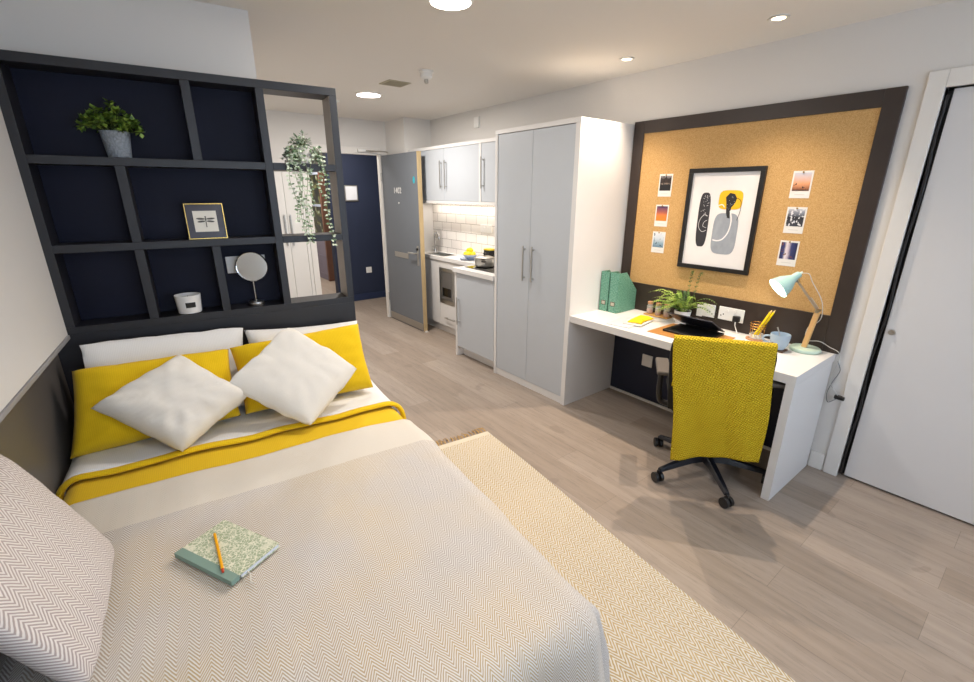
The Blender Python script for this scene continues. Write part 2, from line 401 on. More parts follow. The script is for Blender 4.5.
struct('door_lock', MB().cyl((XR+.024, .488, .912), (XR+.012, .488, .912), .014, n=20).cyl((XR+.014, .488, .912), (XR+.008, .488, .912), .005, n=12), STEEL, parent=d)
# entrance doorway: frame and the corridor behind it
struct('trim_1', MB().box(1.70, 1.77, YE-.012, YE+.052, 0, 2.13).box(2.638, 2.657, YE-.012, YE+.052, 0, 2.13).box(1.77, 2.638, YE-.012, YE+.052, 2.05, 2.13), TRIM, bev=.003)
struct('wall_corridor_front', MB().box(2.42, 4.0, 6.75, 6.87, 0, ZC), NAVYW)
struct('wall_corridor_right', MB().box(3.95, 4.05, YE+.1, 6.75, 0, ZC), NAVYW)
struct('wall_corridor_inner', MB().box(XR+.02, 3.95, YE, YE+.12, 0, ZC), WALL)
struct('wall_corridor_left', MB().box(1.1, 1.2, YE+.12, 11.0, 0, ZC), WALL)
struct('wall_corridor_far', MB().box(3.6, 3.7, 6.87, 11.0, 0, ZC).box(1.1, 3.7, 11.0, 11.1, 0, ZC), WALL)
struct('baseboard_corridor', MB().box(2.42, 3.95, 6.735, 6.75, 0, .1), mat('navy_trim', '#222f4e', .5), bev=.002)
# tiled splashback
struct('wall_tiling', MB().box(XR-.008, XR, 3.10, YEND, .915, 1.50), TILES)
# desk recess lining
struct('trim_2', MB().box(XR-.012, XR, .74, 2.20, .02, .69), mat('navy_lining', '#141c33', .5, var=.06))
struct('trim_3', MB().box(XR-.020, XR-.0122, .74, 2.20, 0, .02), TRIM)
# left wall lower panel with ledge strip, white board above
struct('trim_4', MB().box(-.6305, -.620, -1.2, 2.757, .02, .9995), PANEL, S)
struct('trim_5', MB().box(-.6195, -.562, -1.2, 2.607, .990, 1.008), LEDGE, S, bev=.002)
struct('trim_6', MB().box(-.5725, -.567, -1.2, 2.607, 1.0085, 2.40), WBOARD, S, bev=.002)

# ------------------------------------------------------------------ shelving headboard
SY, SB, SXL, SXR, ST = 2.611, 2.756, -.5725, .708, 2.117
def b1():
    T = thing('shelving_unit', 'charcoal open shelving unit rising from the headboard behind the bed', 'shelving unit', (0, SY, 0), S)
    part('headboard', MB().box(-.619, SXR, SY, SB, 0, 1.004), SHELF, T, .002)
    k = .036
    part('side_panel', MB().box(SXL, SXL+k, SY, SB, 1.038, ST-k), SHELF, T, .0015)
    part('side_panel', MB().box(SXR-k, SXR, SY, SB, 1.038, ST-k), SHELF, T, .0015)
    part('top_board', MB().box(SXL, SXR, SY, SB, ST-k, ST), SHELF, T, .0015)
    part('bottom_board', MB().box(SXL, SXR, SY, SB, 1.004, 1.038), SHELF, T, .0015)
    xe = .348
    part('lining', MB().box(SXR-k-.0015, SXR-k-.0002, SY+.002, SB-.001, 1.039, ST-k-.001), mat('beige_inner_face', '#8f8780', .5), T, label='beige grey inner face')  # thin beige grey sheet over the inner face of the right side panel
    part('upright', MB().box(xe-.018, xe+.018, SY, SB, 1.038, ST-k), SHELF, T, .0015)
    for z in (1.753, 1.395):
        part('shelf', MB().box(SXL+k, xe-.018, SY, SB-.008, z-.034, z), SHELF, T, .0015)
        part('shelf', MB().box(xe+.018, SXR-k, SY, SB, z-.034, z), SHELF, T, .0015)
    for x, z0, z1 in ((.050, 1.753, ST-k), (-.246, 1.395, 1.719), (-.246, 1.038, 1.361), (.059, 1.038, 1.361)):
        part('divider', MB().box(x-.018, x+.018, SY+.001, SB-.008, z0, z1), SHELF, T, .0015)
    part('back_panel', MB().box(SXL+k, xe-.018, SB-.008, SB, 1.038, ST-k), NAVYB, T, label='navy blue back panel')
b1()

# ------------------------------------------------------------------ bed
def zt(x, y):
    return .553 + .006*smooth_noise(x*3.1, y*2.3, 1) + .003*smooth_noise(x*9, y*7, 4)
def drape(rect, r, a_rng, b_rng, na, nb, off=0., flare=.10, floor=.04, wave=0., zfun=zt, cr=.05):
    """cloth lying on a mattress and hanging over its edges; the UV is the flat cloth in metres"""
    x0, x1, y0, y1 = rect; mb = MB(); mb.uv = []
    ix0, ix1, iy0, iy1 = x0+r, x1-r, y0+r, y1
    for j in range(nb+1):
        b = b_rng[0]+(b_rng[1]-b_rng[0])*j/nb
        for i in range(na+1):
            a = a_rng[0]+(a_rng[1]-a_rng[0])*i/na
            px, py = min(max(a, ix0), ix1), min(max(b, iy0), iy1)
            dx, dy = a-px, b-py; D = math.hypot(dx, dy); z = zfun(px, py)+off
            if D < 1e-9: p = (px, py, z)
            else:
                nx, ny = dx/D, dy/D; corner = abs(nx*ny)*2
                R = r+off; q = PI*R/2
                if D < q: o, dz = R*math.sin(D/R), R*(1-math.cos(D/R))
                else: o, dz = R+flare*(D-q)*(1+1.3*corner), R+(D-q)
                if wave and D > r*.5:
                    ang = math.atan2(ny, nx)
                    s_ = (px if abs(ny) > abs(nx) else py)
                    o += wave*min(1, (D-r*.5)/.25)*(math.sin(s_*11+1.3+ang*5.5)+.5*math.sin(s_*23+ang*9))
                p = (px+nx*o, py+ny*o, max(floor, z-dz))
            mb.v.append(Vector(p)); mb.uv.append((a, b))
    for j in range(nb):
        for i in range(na):
            k = j*(na+1)+i; mb.f.append((k, k+1, k+na+2, k+na+1))
    return mb
def cloth(o, th):
    s = o.modifiers.new('thickness', 'SOLIDIFY'); s.thickness = th; s.offset = -1
def b2():
    T = thing('bed', 'double bed base with mattress under the yellow and cream bedding', 'bed', (.1, 1.6, 0), S)
    part('bed_base', MB().box(-.55, .70, .66, 2.60, .03, .28), mat('bed_base_fabric', '#55535a', .9), T, .01)
    part('mattress', MB().box(-.55, .70, .66, 2.60, .282, .535), WHITEC, T, .03)
    # duvet: mustard side out, head end turned back to its white side
    D = thing('duvet', 'mustard yellow duvet with its white head end turned back below the pillows', 'duvet', (.1, 1.6, .56), S)
    y = part('yellow_cover', drape((-.610, .752, .66, 2.2), .07, (-.66, .90), (1.55, 2.12), 90, 40, off=-.008, flare=.03, wave=.004), YELLOW, D); cloth(y, .01)
    def zw(x, y): 
        return zt(x, y)+.010+.012*math.exp(-((x+.54)/.09)**2)+.008*smooth_noise(x*4+5, y*5, 9)+.012*math.sin(max(0, min(1, (y-2.085)/.05))*PI/2)
    wmb = drape((-.612, .748, .66, 2.6), .075, (-.66, .92), (2.102, 2.56), 90, 36, off=0, flare=.03, zfun=zw, wave=.004)
    wo = part('turned_back_fold', wmb, WHITEC, D, label='white turned back fold'); cloth(wo, .014)
    rp = []
    n = 70; sm = drape((-.608, .758, .66, 2.6), .07, (-.65, .90), (2.094, 2.095), n, 1, off=.008, flare=.03, zfun=lambda x, y: zt(x, y)+.004+.004*smooth_noise(x*8, 3, 3))
    for i in range(n+1): rp.append(sm.v[i]+Vector((0, .006*math.sin(i*.35)-.03*(1 if i > 64 else 0)*(i-64)/6, 0)))
    t = MB().tube(rp, .0135, 12)
    for k, p in enumerate(t.v):
        c = rp[k//12] if k//12 <= n else rp[-1]
        t.v[k] = c+Vector(((p-c).x, (p-c).y*1.55, (p-c).z*.8))
    part('rolled_hem', t, YELLOW, D, label='rolled yellow hem')
    # blanket
    bl = drape((-.606, .772, .60, 2.2), .08, (-.655, 1.16), (.12, 1.925), 176, 180, off=.004, flare=.08, wave=.028)
    for k, p in enumerate(bl.v):                 # slack folds across the plain border and the foot
        if p.z > .5:
            p.z += .004*math.sin((p.x*2.6+p.y*5.2)*3)*max(0, smooth_noise(p.x*1.5, p.y*1.5, 8)+.3)
            if bl.uv[k][1] > 1.5: p.z += .004*math.sin(p.x*9+p.y*22)*(bl.uv[k][1]-1.5)*2
    o = solo('blanket', 'cream herringbone woven blanket spread over the lower half of the bed', 'blanket', bl, BLANKET, (.1, 1.2, .58), S)
    cloth(o, .006)
b2()

def pillow(corners, thick, n=26, pinch=.06, wr=.008, seed=0., flat=0., pw=.42, uvs=1.):
    """soft pillow through four corner points (c00, c10, c11, c01), sharp corners, full middle, slightly wrinkled"""
    c = [Vector(p) for p in corners]; nrm = ((c[1]-c[0]).cross(c[3]-c[0])+(c[2]-c[1]).cross(c[2]-c[3])).normalized()
    wu = ((c[1]-c[0]).length+(c[2]-c[3]).length)/2; wv = ((c[3]-c[0]).length+(c[2]-c[1]).length)/2
    mb = MB(); mb.uv = []; idx = {}
    for side in (1, -1):
        for j in range(n+1):
            for i in range(n+1):
                e = i in (0, n) or j in (0, n)
                if side == -1 and e: idx[(side, i, j)] = idx[(1, i, j)]; continue
                s, t = math.sin((i/n-.5)*PI), math.sin((j/n-.5)*PI)
                s = .5*s+.5*(2*i/n-1); t = .5*t+.5*(2*j/n-1)
                s1 = s*(1-pinch*(1-t*t)*s*s); t1 = t*(1-pinch*(1-s*s)*t*t)
                u, v = (s1+1)/2, (t1+1)/2
                p = c[0]*(1-u)*(1-v)+c[1]*u*(1-v)+c[2]*u*v+c[3]*(1-u)*v
                h = thick/2*(max(0, 1-s**4)*max(0, 1-t**4))**pw
                wn = wr*(smooth_noise(u*wu*9+seed, v*wv*9, side*2+seed)+.6*smooth_noise(u*wu*22+seed, v*wv*17, seed))
                rad = .5*wr*math.sin(math.atan2(t, s)*14+seed)*max(abs(s), abs(t))**3*(1-max(abs(s), abs(t)))*6
                p = p+nrm*side*(h*(1 if side > 0 else 1-flat)+(wn+rad)*(0 if e else 1))
                if e: p = p+nrm*.4*wn
                idx[(side, i, j)] = len(mb.v); mb.v.append(p); mb.uv.append((u*wu*uvs, v*wv*uvs))
    for side in (1, -1):
        for j in range(n):
            for i in range(n):
                q = [idx[(side, i, j)], idx[(side, i+1, j)], idx[(side, i+1, j+1)], idx[(side, i, j+1)]]
                mb.f.append(tuple(q if side > 0 else q[::-1]))
    return mb
def pil(name, label, cat, corners, thick, m, group=None, **kw):
    c = sum((Vector(p) for p in corners), Vector())/4
    return solo(name, label, cat, pillow(corners, thick, **kw), m, tuple(c), S, group=group, angle=80)
pil('pillow', 'white pillow standing against the headboard on the wall side', 'pillow',
    [(-.52, 2.40, .60), (.10, 2.40, .60), (.112, 2.535, .955), (-.525, 2.53, .975)], .13, WHITEC, 'white pillows against the headboard', seed=1)
pil('pillow', 'white pillow standing against the headboard on the open side of the bed', 'pillow',
    [(.115, 2.40, .60), (.69, 2.40, .60), (.69, 2.525, .915), (.115, 2.53, .945)], .13, WHITEC, 'white pillows against the headboard', seed=5)
pil('pillow', 'mustard yellow pillow nearest the wall, leaning on a white pillow', 'pillow',
    [(-.59, 2.24, .585), (.03, 2.27, .60), (.03, 2.405, .895), (-.545, 2.405, .900)], .15, YELLOW, 'mustard yellow pillows', seed=2, pinch=.035)
pil('pillow', 'mustard yellow pillow at the open side of the bed beside the aisle', 'pillow',
    [(.05, 2.27, .60), (.675, 2.265, .60), (.665, 2.42, .925), (.035, 2.405, .90)], .15, YELLOW, 'mustard yellow pillows', seed=3, pinch=.035)
pil('cushion', 'square cream linen cushion on its corner, on the wall side', 'cushion',
    [(-.205, 2.065, .585), (.078, 2.18, .735), (-.16, 2.315, .925), (-.482, 2.225, .79)], .13, LINEN, 'cream linen cushions set on their corners', seed=7, pinch=.05, wr=.013)
pil('cushion', 'square cream linen cushion on its corner, toward the aisle', 'cushion',
    [(.298, 2.03, .585), (.570, 2.165, .765), (.296, 2.315, .98), (.000, 2.19, .80)], .13, LINEN, 'cream linen cushions set on their corners', seed=11, pinch=.05, wr=.013)
pil('cushion', 'large grey and cream herringbone cushion propped on the left wall in the foreground', 'cushion',
    [(-.375, 1.05, .585), (-.388, 1.56, .585), (-.555, 1.585, .955), (-.555, 1.03, 1.0)], .13, CUSHZ, seed=13, pinch=.03, wr=.004)

# notebook and pencil on the blanket
a = math.atan2(-.222, .147)
nb = thing('notebook', 'notebook with green leaf print cover and sage spine lying on the blanket', 'notebook', (-.081, 1.362, .567), S, a)
LEAFP = m_leafprint()
part('cover', MB().box(-.125, .125, -.056, .082, .013, .0155), LEAFP, nb, .0005)
part('spine', MB().box(-.125, .125, -.082, -.056, .0, .0165), mat('sage_cloth', '#7b968c', .7), nb, .001, label='sage green cloth spine')
part('back_cover', MB().box(-.125, .125, -.050, .082, .0, .0022), LEAFP, nb)
part('pages', MB().box(-.123, .123, -.050, .079, .0022, .013), mat('page_block', '#d4dbe6', .7), nb)
part('ribbon', MB().tube([(.123, -.03, .006), (.14, -.034, .004), (.16, -.05, .0025), (.175, -.048, .0025)], .0022, 5), mat('ribbon_cloth', '#d9d5cc', .7), nb)
pc = thing('pencil', 'yellow pencil with red tip lying across the leaf print notebook', 'pencil', (-.104, 1.352, .588), S, math.atan2(-.208, .016))
part('barrel', MB().cyl((-.092, 0, 0), (.082, 0, 0), .0042, n=6), mat('pencil_yellow', '#f0ac08', .35), pc)
part('tip', MB().cyl((.0825, 0, 0), (.095, 0, 0), .0042, .003, n=10), mat('pencil_red', '#c2452f', .5), pc, label='red tip')

# rug
RX0, RX1, RY0, RY1 = .62, 1.508, -.9, 2.375
mb = MB(); mb.uv = []; nx, ny = 6, 30
for lay in (0, 1):
    for j in range(ny+1):
        for i in range(nx+1):
            x = RX0+(RX1-RX0)*i/nx; y = RY0+(RY1-RY0)*j/ny
            x += (.006*math.sin(y*4.1) if i == nx else 0)-(0.02*(2.4-y)/3.3 if i == nx else 0)
            mb.v.append(Vector((x, y, .0015 if lay == 0 else .012))); mb.uv.append((x, y))
K = (nx+1)*(ny+1)
for j in range(ny):
    for i in range(nx):
        k = j*(nx+1)+i; mb.f += [(k+K, k+K+1, k+K+nx+2, k+K+nx+1), (k, k+nx+1, k+nx+2, k+1)]
for j in range(ny):
    for i0 in (0, nx):
        k = j*(nx+1)+i0; q = (k, k+nx+1, k+nx+1+K, k+K); mb.f.append(q if i0 == 0 else q[::-1])
for i in range(nx):
    for j0 in (0, ny):
        k = j0*(nx+1)+i; q = (k, k+1, k+1+K, k+K); mb.f.append(q if j0 == 0 else q[::-1])
rug = thing('rug', 'ochre and cream chevron woven rug on the floor beside the bed', 'rug', (1.06, .75, 0), S)
part('weave', mb, RUGM, rug)
part('hem', MB().box(RX0, RX1, RY1, RY1+.045, .002, .012), mat('rug_hem', '#d2c8b4', .9, bump=.4), rug, .002)
fr = MB()
for i in range(34):
    x = RX0+.012+i*(RX1-RX0-.024)/33; y = RY1+.043
    for q in range(3):
        dx, dy = random.uniform(-.02, .02), random.uniform(.045, .085)
        fr.tube([(x, y, .008), (x+dx*.5, y+dy*.5, .012+.006*random.random()), (x+dx, y+dy, .004)], .0022, 4)
part('fringe', fr, mat('rug_fringe', '#c09c60', .9, var=.2, scale=60), rug)

# ------------------------------------------------------------------ wardrobe and kitchen run
def bar_handle(parent, x, y, z0, z1, r=.0055, out=.032, name='handle', horizontal=False):
    mb = MB()
    if horizontal:
        mb.box(x-out, x-out+.009, y-z0/2, y+z0/2, z1-.005, z1+.005)
        for k in (-1, 1): mb.box(x-out+.008, x, y+k*(z0/2-.02)-.005, y+k*(z0/2-.02)+.005, z1-.004, z1+.004)
    else:
        mb.box(x-out, x-out+.009, y-r, y+r, z0, z1)
        for z in (z0+.022, z1-.03): mb.box(x-out+.008, x, y-r*.8, y+r*.8, z, z+.008)
    return part(name, mb, STEEL, parent, .0012)
XF, WY0, WY1, ZW = 2.516, 2.203, 3.098, 2.093
T = thing('wardrobe', 'tall white wardrobe with two pale grey doors between desk and kitchen', 'wardrobe', (2.81, 2.65, 0))
part('side_panel', MB().box(XF-.006, XR-.002, WY0, WY0+.042, 0, ZW-.032), LAMW, T, .0015)
part('side_panel', MB().box(XF-.006, XR-.002, WY1-.030, WY1, 0, ZW-.032), LAMW, T, .0015)
part('top_panel', MB().box(XF-.006, XR-.002, WY0, WY1, ZW-.032, ZW), LAMW, T, .0015)
part('plinth', MB().box(XF+.004, XF+.03, WY0+.042, WY1-.030, 0, .06), LAMW, T)
part('back_panel', MB().box(XR-.012, XR-.003, WY0+.042, WY1-.030, .06, ZW-.032), LAMW, T)
for y0, y1, hy in ((WY0+.045, 2.6595, 2.610), (2.6625, WY1-.033, 2.712)):
    dr = part('door', MB().box(XF, XF+.018, y0, y1, .062, ZW-.036), LAMG, T, .0012, label='pale grey door')
    bar_handle(dr, XF, hy, .935, 1.215)
# hob cabinet
T = thing('kitchen_cabinet', 'pale grey kitchen cabinet under the hob, next to the wardrobe', 'cabinet', (2.8, 3.41, 0))
part('side_panel', MB().box(XF-.002, XR-.002, 3.700, 3.732, 0, .873), LAMW, T, .0015)
part('side_panel', MB().box(XF+.02, XR-.002, 3.101, 3.119, 0, .873), LAMW, T)
part('base_panel', MB().box(XF+.02, XR-.002, 3.119, 3.700, .10, .118), LAMW, T)
part('kick_board', MB().box(XF+.07, XF+.086, 3.119, 3.700, 0, .10), LAMW, T)
dr = part('door', MB().box(XF, XF+.018, 3.110, 3.697, .105, .868), LAMG, T, .0012, label='pale grey door')
bar_handle(dr, XF, 3.665, .345, .625)
# sink run
T = thing('kitchen_cabinet', 'white shallow kitchen base unit below the sink, beyond the hob cabinet', 'cabinet', (2.95, 4.4, 0))
part('carcass', MB().box(2.858, XR-.002, 3.735, 4.53, .10, .36).box(2.858, XR-.002, 3.735, 4.17, .36, .873).box(2.858, XR-.002, 4.5295, YEND-.003, .10, .70), LAMW, T)
part('kick_board', MB().box(2.89, 2.905, 3.735, YEND-.003, 0, .10), LAMW, T)
part('door', MB().box(2.84, 2.857, 4.533, YEND-.01, .105, .868), LAMW, T, .0012)
dw = part('drawer', MB().box(2.84, 2.857, 3.76, 4.529, .105, .368), LAMW, T, .0012)
bar_handle(dw, 2.84, 4.30, .20, .205, horizontal=True)
part('door', MB().box(2.84, 2.857, 3.76, 4.155, .372, .868), LAMW, T, .0012)
part('fascia_panel', MB().box(2.84, 2.857, 4.159, 4.529, .79, .868), LAMW, T, .0012)
T = thing('microwave_oven', 'built-in stainless steel microwave oven in the shallow kitchen unit', 'microwave', (2.9, 4.34, .38))
part('body', MB().box(2.862, 3.08, 4.175, 4.525, .375, .785), BLACKP, T)
fm = MB().box(2.834, 2.861, 4.162, 4.527, .372, .42).box(2.834, 2.861, 4.162, 4.527, .75, .787).box(2.834, 2.861, 4.485, 4.527, .42, .75).box(2.834, 2.861, 4.162, 4.19, .42, .75)
part('frame', fm, STEEL, T, .001)
part('door', MB().box(2.838, 2.859, 4.27, 4.484, .422, .748), mat('oven_door_grey', '#7d7c7c', .3, .6), T, .001)
part('window', MB().box(2.836, 2.8375, 4.29, 4.465, .46, .56), BLACKG, T)
part('control_panel', MB().box(2.838, 2.859, 4.191, 4.268, .422, .748), mat('oven_panel_grey', '#a9a9a7', .3, .8), T, .001)
# worktop with a cut-out for the sink
sx0, sx1, sy0, sy1 = 2.87, 3.04, 4.48, 4.84
wt = MB().box(2.495, XR-.009, 3.101, 3.74, .875, .915)
wt.box(2.822, XR-.009, 3.74, sy0, .875, .915).box(2.822, XR-.009, sy1, YEND-.002, .875, .915).box(2.822, sx0, sy0, sy1, .875, .915).box(sx1, XR-.009, sy0, sy1, .875, .915)
solo('kitchen_worktop', 'white kitchen worktop stepping from the hob to the sink', 'worktop', wt, LAMW, (2.95, 4.0, .875))
T = thing('sink', 'small stainless steel sink set in the white worktop', 'sink', (2.955, 4.66, .915))
e = .012
part('rim', MB().box(sx0-e, sx1+e, sy0-e, sy0+.004, .915, .918).box(sx0-e, sx1+e, sy1-.004, sy1+e, .915, .918).box(sx0-e, sx0+.004, sy0, sy1, .915, .918).box(sx1-.004, sx1+e, sy0, sy1, .915, .918), STEEL, T)
bs = MB()
bs.add([(sx0+.001, sy0+.001, .917), (sx1-.001, sy0+.001, .917), (sx1-.001, sy1-.001, .917), (sx0+.001, sy1-.001, .917), (sx0+.015, sy0+.015, .78), (sx1-.015, sy0+.015, .78), (sx1-.015, sy1-.015, .78), (sx0+.015, sy1-.015, .78)],
       [(0, 1, 5, 4), (1, 2, 6, 5), (2, 3, 7, 6), (3, 0, 4, 7), (4, 5, 6, 7)])
part('basin', bs, STEEL, T)
T = thing('tap', 'chrome swan neck mixer tap standing behind the sink', 'tap', (3.055, 4.96, .915))
pts = [(3.055, 4.96, .935), (3.055, 4.96, 1.10)]+[(3.055, 4.96-.05+.05*math.cos(q), 1.10+.05*math.sin(q)) for q in [i*PI/8 for i in range(1, 9)]]+[(3.055, 4.86, 1.07)]
part('base', MB().cyl((3.055, 4.96, .9152), (3.055, 4.96, .95), .02, .016, 20), CHROME, T)
part('spout', MB().tube(pts, .011, 12), CHROME, T)
part('lever', MB().cyl((3.055, 4.96, .955), (3.02, 4.965, .975), .006, .004, 10), CHROME, T)
# wall cabinets
T = thing('wall_cabinet', 'white wall cabinet with pale grey doors above the worktop', 'wall cabinet', (2.95, 4.08, 1.5))
UX = 2.79
part('top_panel', MB().box(UX-.004, XR-.002, 3.101, YEND-.002, 2.058, 2.09), LAMW, T, .0015)
part('bottom_panel', MB().box(UX-.004, XR-.009, 3.101, YEND-.002, 1.503, 1.533), LAMW, T, .0015)
part('side_panel', MB().box(UX-.004, XR-.009, 3.654, 3.686, 1.533, 2.058), LAMW, T, .0015)
part('side_panel', MB().box(UX+.02, XR-.009, 3.101, 3.119, 1.533, 2.058), LAMW, T)
part('side_panel', MB().box(UX+.02, XR-.009, YEND-.02, YEND-.002, 1.533, 2.058), LAMW, T)
part('back_panel', MB().box(XR-.02, XR-.009, 3.12, YEND-.02, 1.533, 2.058), LAMW, T)
for y0, y1, hy in ((4.30, YEND-.01, 4.345), (3.689, 4.297, 4.255), (3.104, 3.651, 3.622)):
    dr = part('door', MB().box(UX, UX+.018, y0, y1, 1.535, 2.055), LAMG, T, .0012, label='pale grey door')
    bar_handle(dr, UX, hy, 1.655, 1.94)
solo('strip_light', 'slim glowing strip light under the wall cabinet', 'light', MB().box(3.015, 3.045, 3.15, 5.0, 1.494, 1.5028), STRIP, (3.03, 4.1, 1.5))
# hob, pan, bowl, tin
solo('hob', 'black glass hob set on the white worktop beside the wardrobe', 'hob', MB().box(2.60, 3.02, 3.14, 3.68, .9151, .921), BLACKG, (2.8, 3.4, .915), bev=.002)
T = thing('saucepan', 'stainless steel saucepan with lid standing on the hob', 'saucepan', (2.755, 3.555, .922))
c = (2.755, 3.555, .922)
part('pot', MB().lathe([(.075, 0), (.092, .006), (.095, .02), (.095, .085), (.099, .088), (.092, .088), (.092, .03), (0.0001, .02)], c, 40), STEEL, T)
part('lid', MB().lathe([(.094, .0885), (.094, .092), (.06, .104), (.0001, .110)], c, 40), STEEL, T)
part('lid_knob', MB().lathe([(.008, .11), (.008, .122), (.016, .126), (.016, .134), (.0001, .136)], c, 16), BLACKP, T)
part('handle', MB().tube([(2.685, 3.49, .985), (2.65, 3.46, .99), (2.65, 3.42, .992), (2.685, 3.455, .988)], .007, 8), BLACKP, T)
part('handle', MB().tube([(2.825, 3.62, .985), (2.86, 3.65, .99), (2.86, 3.61, .992), (2.83, 3.585, .988)], .007, 8), BLACKP, T)
T = thing('coffee_tin', 'black tin with yellow lid on the worktop behind the saucepan', 'tin', (2.97, 3.74, .915))
part('body', MB().box(2.925, 3.015, 3.69, 3.79, .9152, 1.05), BLACKP, T, .004)
part('lid', MB().box(2.923, 3.017, 3.688, 3.792, 1.0505, 1.064), mat('tin_lid_yellow', '#d9c22a', .4), T, .003)
part('label_patch', MB().box(2.9235, 2.9249, 3.71, 3.77, .965, .985), mat('tin_label', '#c9c6bd', .5), T)
T = solo('plate', 'blue grey plate under the bowl on the worktop', 'plate', MB().lathe([(.06, 0), (.075, .002), (.118, .012), (.118, .015), (.07, .006), (.0001, .006)], (2.97, 4.09, .9152), 40), mat('blue_glaze', '#8fa0be', .25), (2.97, 4.09, .9152))
bw = [(.035, 0), (.04, .004), (.085, .045), (.088, .052), (.083, .050), (.04, .012), (.0001, .010)]
solo('bowl', 'white bowl of yellow lemons on the kitchen worktop', 'bowl', MB().lathe(bw, (2.97, 4.09, .9215), 40), mat('bowl_glaze', '#c9cfda', .25), (2.97, 4.09, .9215))
LEM = mat('lemon_skin', '#f0dc1e', .45, var=.08, bump=.3, bscale=160)
lm = MB().lathe([(.0001, -.042), (.006, -.038), (.02, -.028), (.029, -.01), (.03, .005), (.024, .022), (.01, .036), (.0001, .041)], (0, 0, 0), 18, Matrix.Rotation(PI/2, 3, 'X'))
for i, (x, y, z, r, lb) in enumerate(((2.945, 4.125, .975, .4, 'lemon at the sink side of the white bowl'), (2.985, 4.055, .975, -1.1, 'lemon at the wardrobe side of the white bowl'), (2.935, 4.065, .977, 1.3, 'lemon at the front of the white bowl'), (2.965, 4.09, 1.018, .8, 'lemon lying on top of the others in the white bowl'))):
    if i == 0: L0 = solo('lemon', lb, 'lemon', lm, LEM, (x, y, z), rot=r, group='lemons in the bowl')
    else: copy_thing(L0, (x, y, z), rot=r, label=lb)

def plate_x(mb, xs, y0, y1, z0, z1, d=.008): return mb.box(xs-d, xs, y0, y1, z0, z1)
T = thing('wall_socket', 'white double socket on the kitchen tiles', 'socket', (XR-.008, 3.97, 1.245))
part('face_plate', MB().box(XR-.017, XR-.0082, 3.875, 4.065, 1.205, 1.29), WHITEP, T, .002)
part('switch', MB().box(XR-.020, XR-.0172, 3.99, 4.01, 1.255, 1.275), WHITEP, T); part('switch', MB().box(XR-.020, XR-.0172, 3.93, 3.95, 1.255, 1.275), WHITEP, T)

# ------------------------------------------------------------------ entrance door leaf
T = thing('entrance_door', 'grey entrance door standing open against the kitchen', 'door', (2.683, 5.51, 0))
X0, X1, Y0, Y1 = 2.660, 2.706, 4.640, 5.508
part('leaf', MB().box(X0, X1, Y0, Y1, .006, 2.045), DOORG, T, .001)
part('edge', MB().box(X0-.001, X1+.001, 4.624, Y0-.0005, .006, 2.046), DWOOD, T, label='bare timber edge')
part('kick_plate', MB().box(X0-.0025, X0-.0003, Y0+.01, Y1-.01, .015, .10), STEEL, T)
part('letter_plate', MB().box(X0-.006, X0-.0003, 4.925, 5.275, .855, .918), STEEL, T, .002)
part('lock_plate', MB().box(X0-.005, X0-.0003, 4.675, 4.715, .80, 1.03), STEEL, T, .004)
part('handle', MB().tube([(X0-.004, 4.695, .945), (X0-.05, 4.695, .945), (X0-.055, 4.71, .945), (X0-.055, 4.83, .945)], .010, 12), STEEL, T)
part('handle', MB().tube([(X1+.002, 4.695, .945), (X1+.025, 4.695, .945), (X1+.03, 4.71, .945), (X1+.03, 4.80, .945)], .009, 12), STEEL, T)
part('lock_cylinder', MB().cyl((X0-.004, 4.695, .99), (X0-.022, 4.695, .99), .014, n=18), BLACKP, T)
part('peephole', MB().cyl((X0-.0003, 5.10, 1.50), (X0-.005, 5.10, 1.50), .010, n=16), WHITEP, T, label='small white peephole')
st = MB(); n = 40
poly = [(4.722+.022*math.cos(2*PI*i/n), 1.752+.040*math.sin(2*PI*i/n)*(1 if abs(math.sin(2*PI*i/n)) < .9 else .96)) for i in range(n)]
part('fire_door_sticker', MB().prism(poly, lambda a, b, h: (h, a, b), X0-.0012, X0-.0003), mat('cyan_sticker', '#18a9bd', .5), T)
def text_mb(s, size, extrude=.0008):
    cu = bpy.data.curves.new('lettering', 'FONT'); cu.body = s; cu.size = size; cu.extrude = extrude; cu.align_x = 'CENTER'; cu.align_y = 'CENTER'
    o = bpy.data.objects.new('lettering', cu); COL.objects.link(o)
    bpy.context.view_layer.update()
    me = bpy.data.meshes.new_from_object(o.evaluated_get(bpy.context.evaluated_depsgraph_get()))
    mb = MB().add([v.co.copy() for v in me.vertices], [tuple(p.vertices) for p in me.polygons])
    bpy.data.objects.remove(o); bpy.data.curves.remove(cu); bpy.data.meshes.remove(me); return mb
def on_x_wall(mb, x, y, z):      # lettering that faces -x
    M = Matrix(((0, 0, -1, x), (-1, 0, 0, y), (0, 1, 0, z), (0, 0, 0, 1)))
    for i, p in enumerate(mb.v): mb.v[i] = M @ p
    return mb
tm = text_mb('1402', .095)
for p in tm.v: p.x *= 1.05
for k, dz in enumerate((0, .0012, -.0012)):
    pass
part('room_number', on_x_wall(tm, X0-.0012, 5.125, 1.638), WHITEP, T, label='white room number 1402')
part('hinge', MB().cyl((X0-.006, 5.516, .25), (X0-.006, 5.516, .35), .007, n=10), STEEL, T)
part('hinge', MB().cyl((X0-.006, 5.516, 1.75), (X0-.006, 5.516, 1.85), .007, n=10), STEEL, T)
part('door_wedge', MB().add([(2.665, 4.60, .001), (2.70, 4.60, .001), (2.70, 4.68, .001), (2.665, 4.68, .001), (2.665, 4.60, .02), (2.70, 4.60, .02)], [(3, 2, 1, 0), (0, 1, 5, 4), (4, 5, 2, 3), (0, 4, 3), (1, 2, 5)]), WHITEP, T, label='white door wedge')
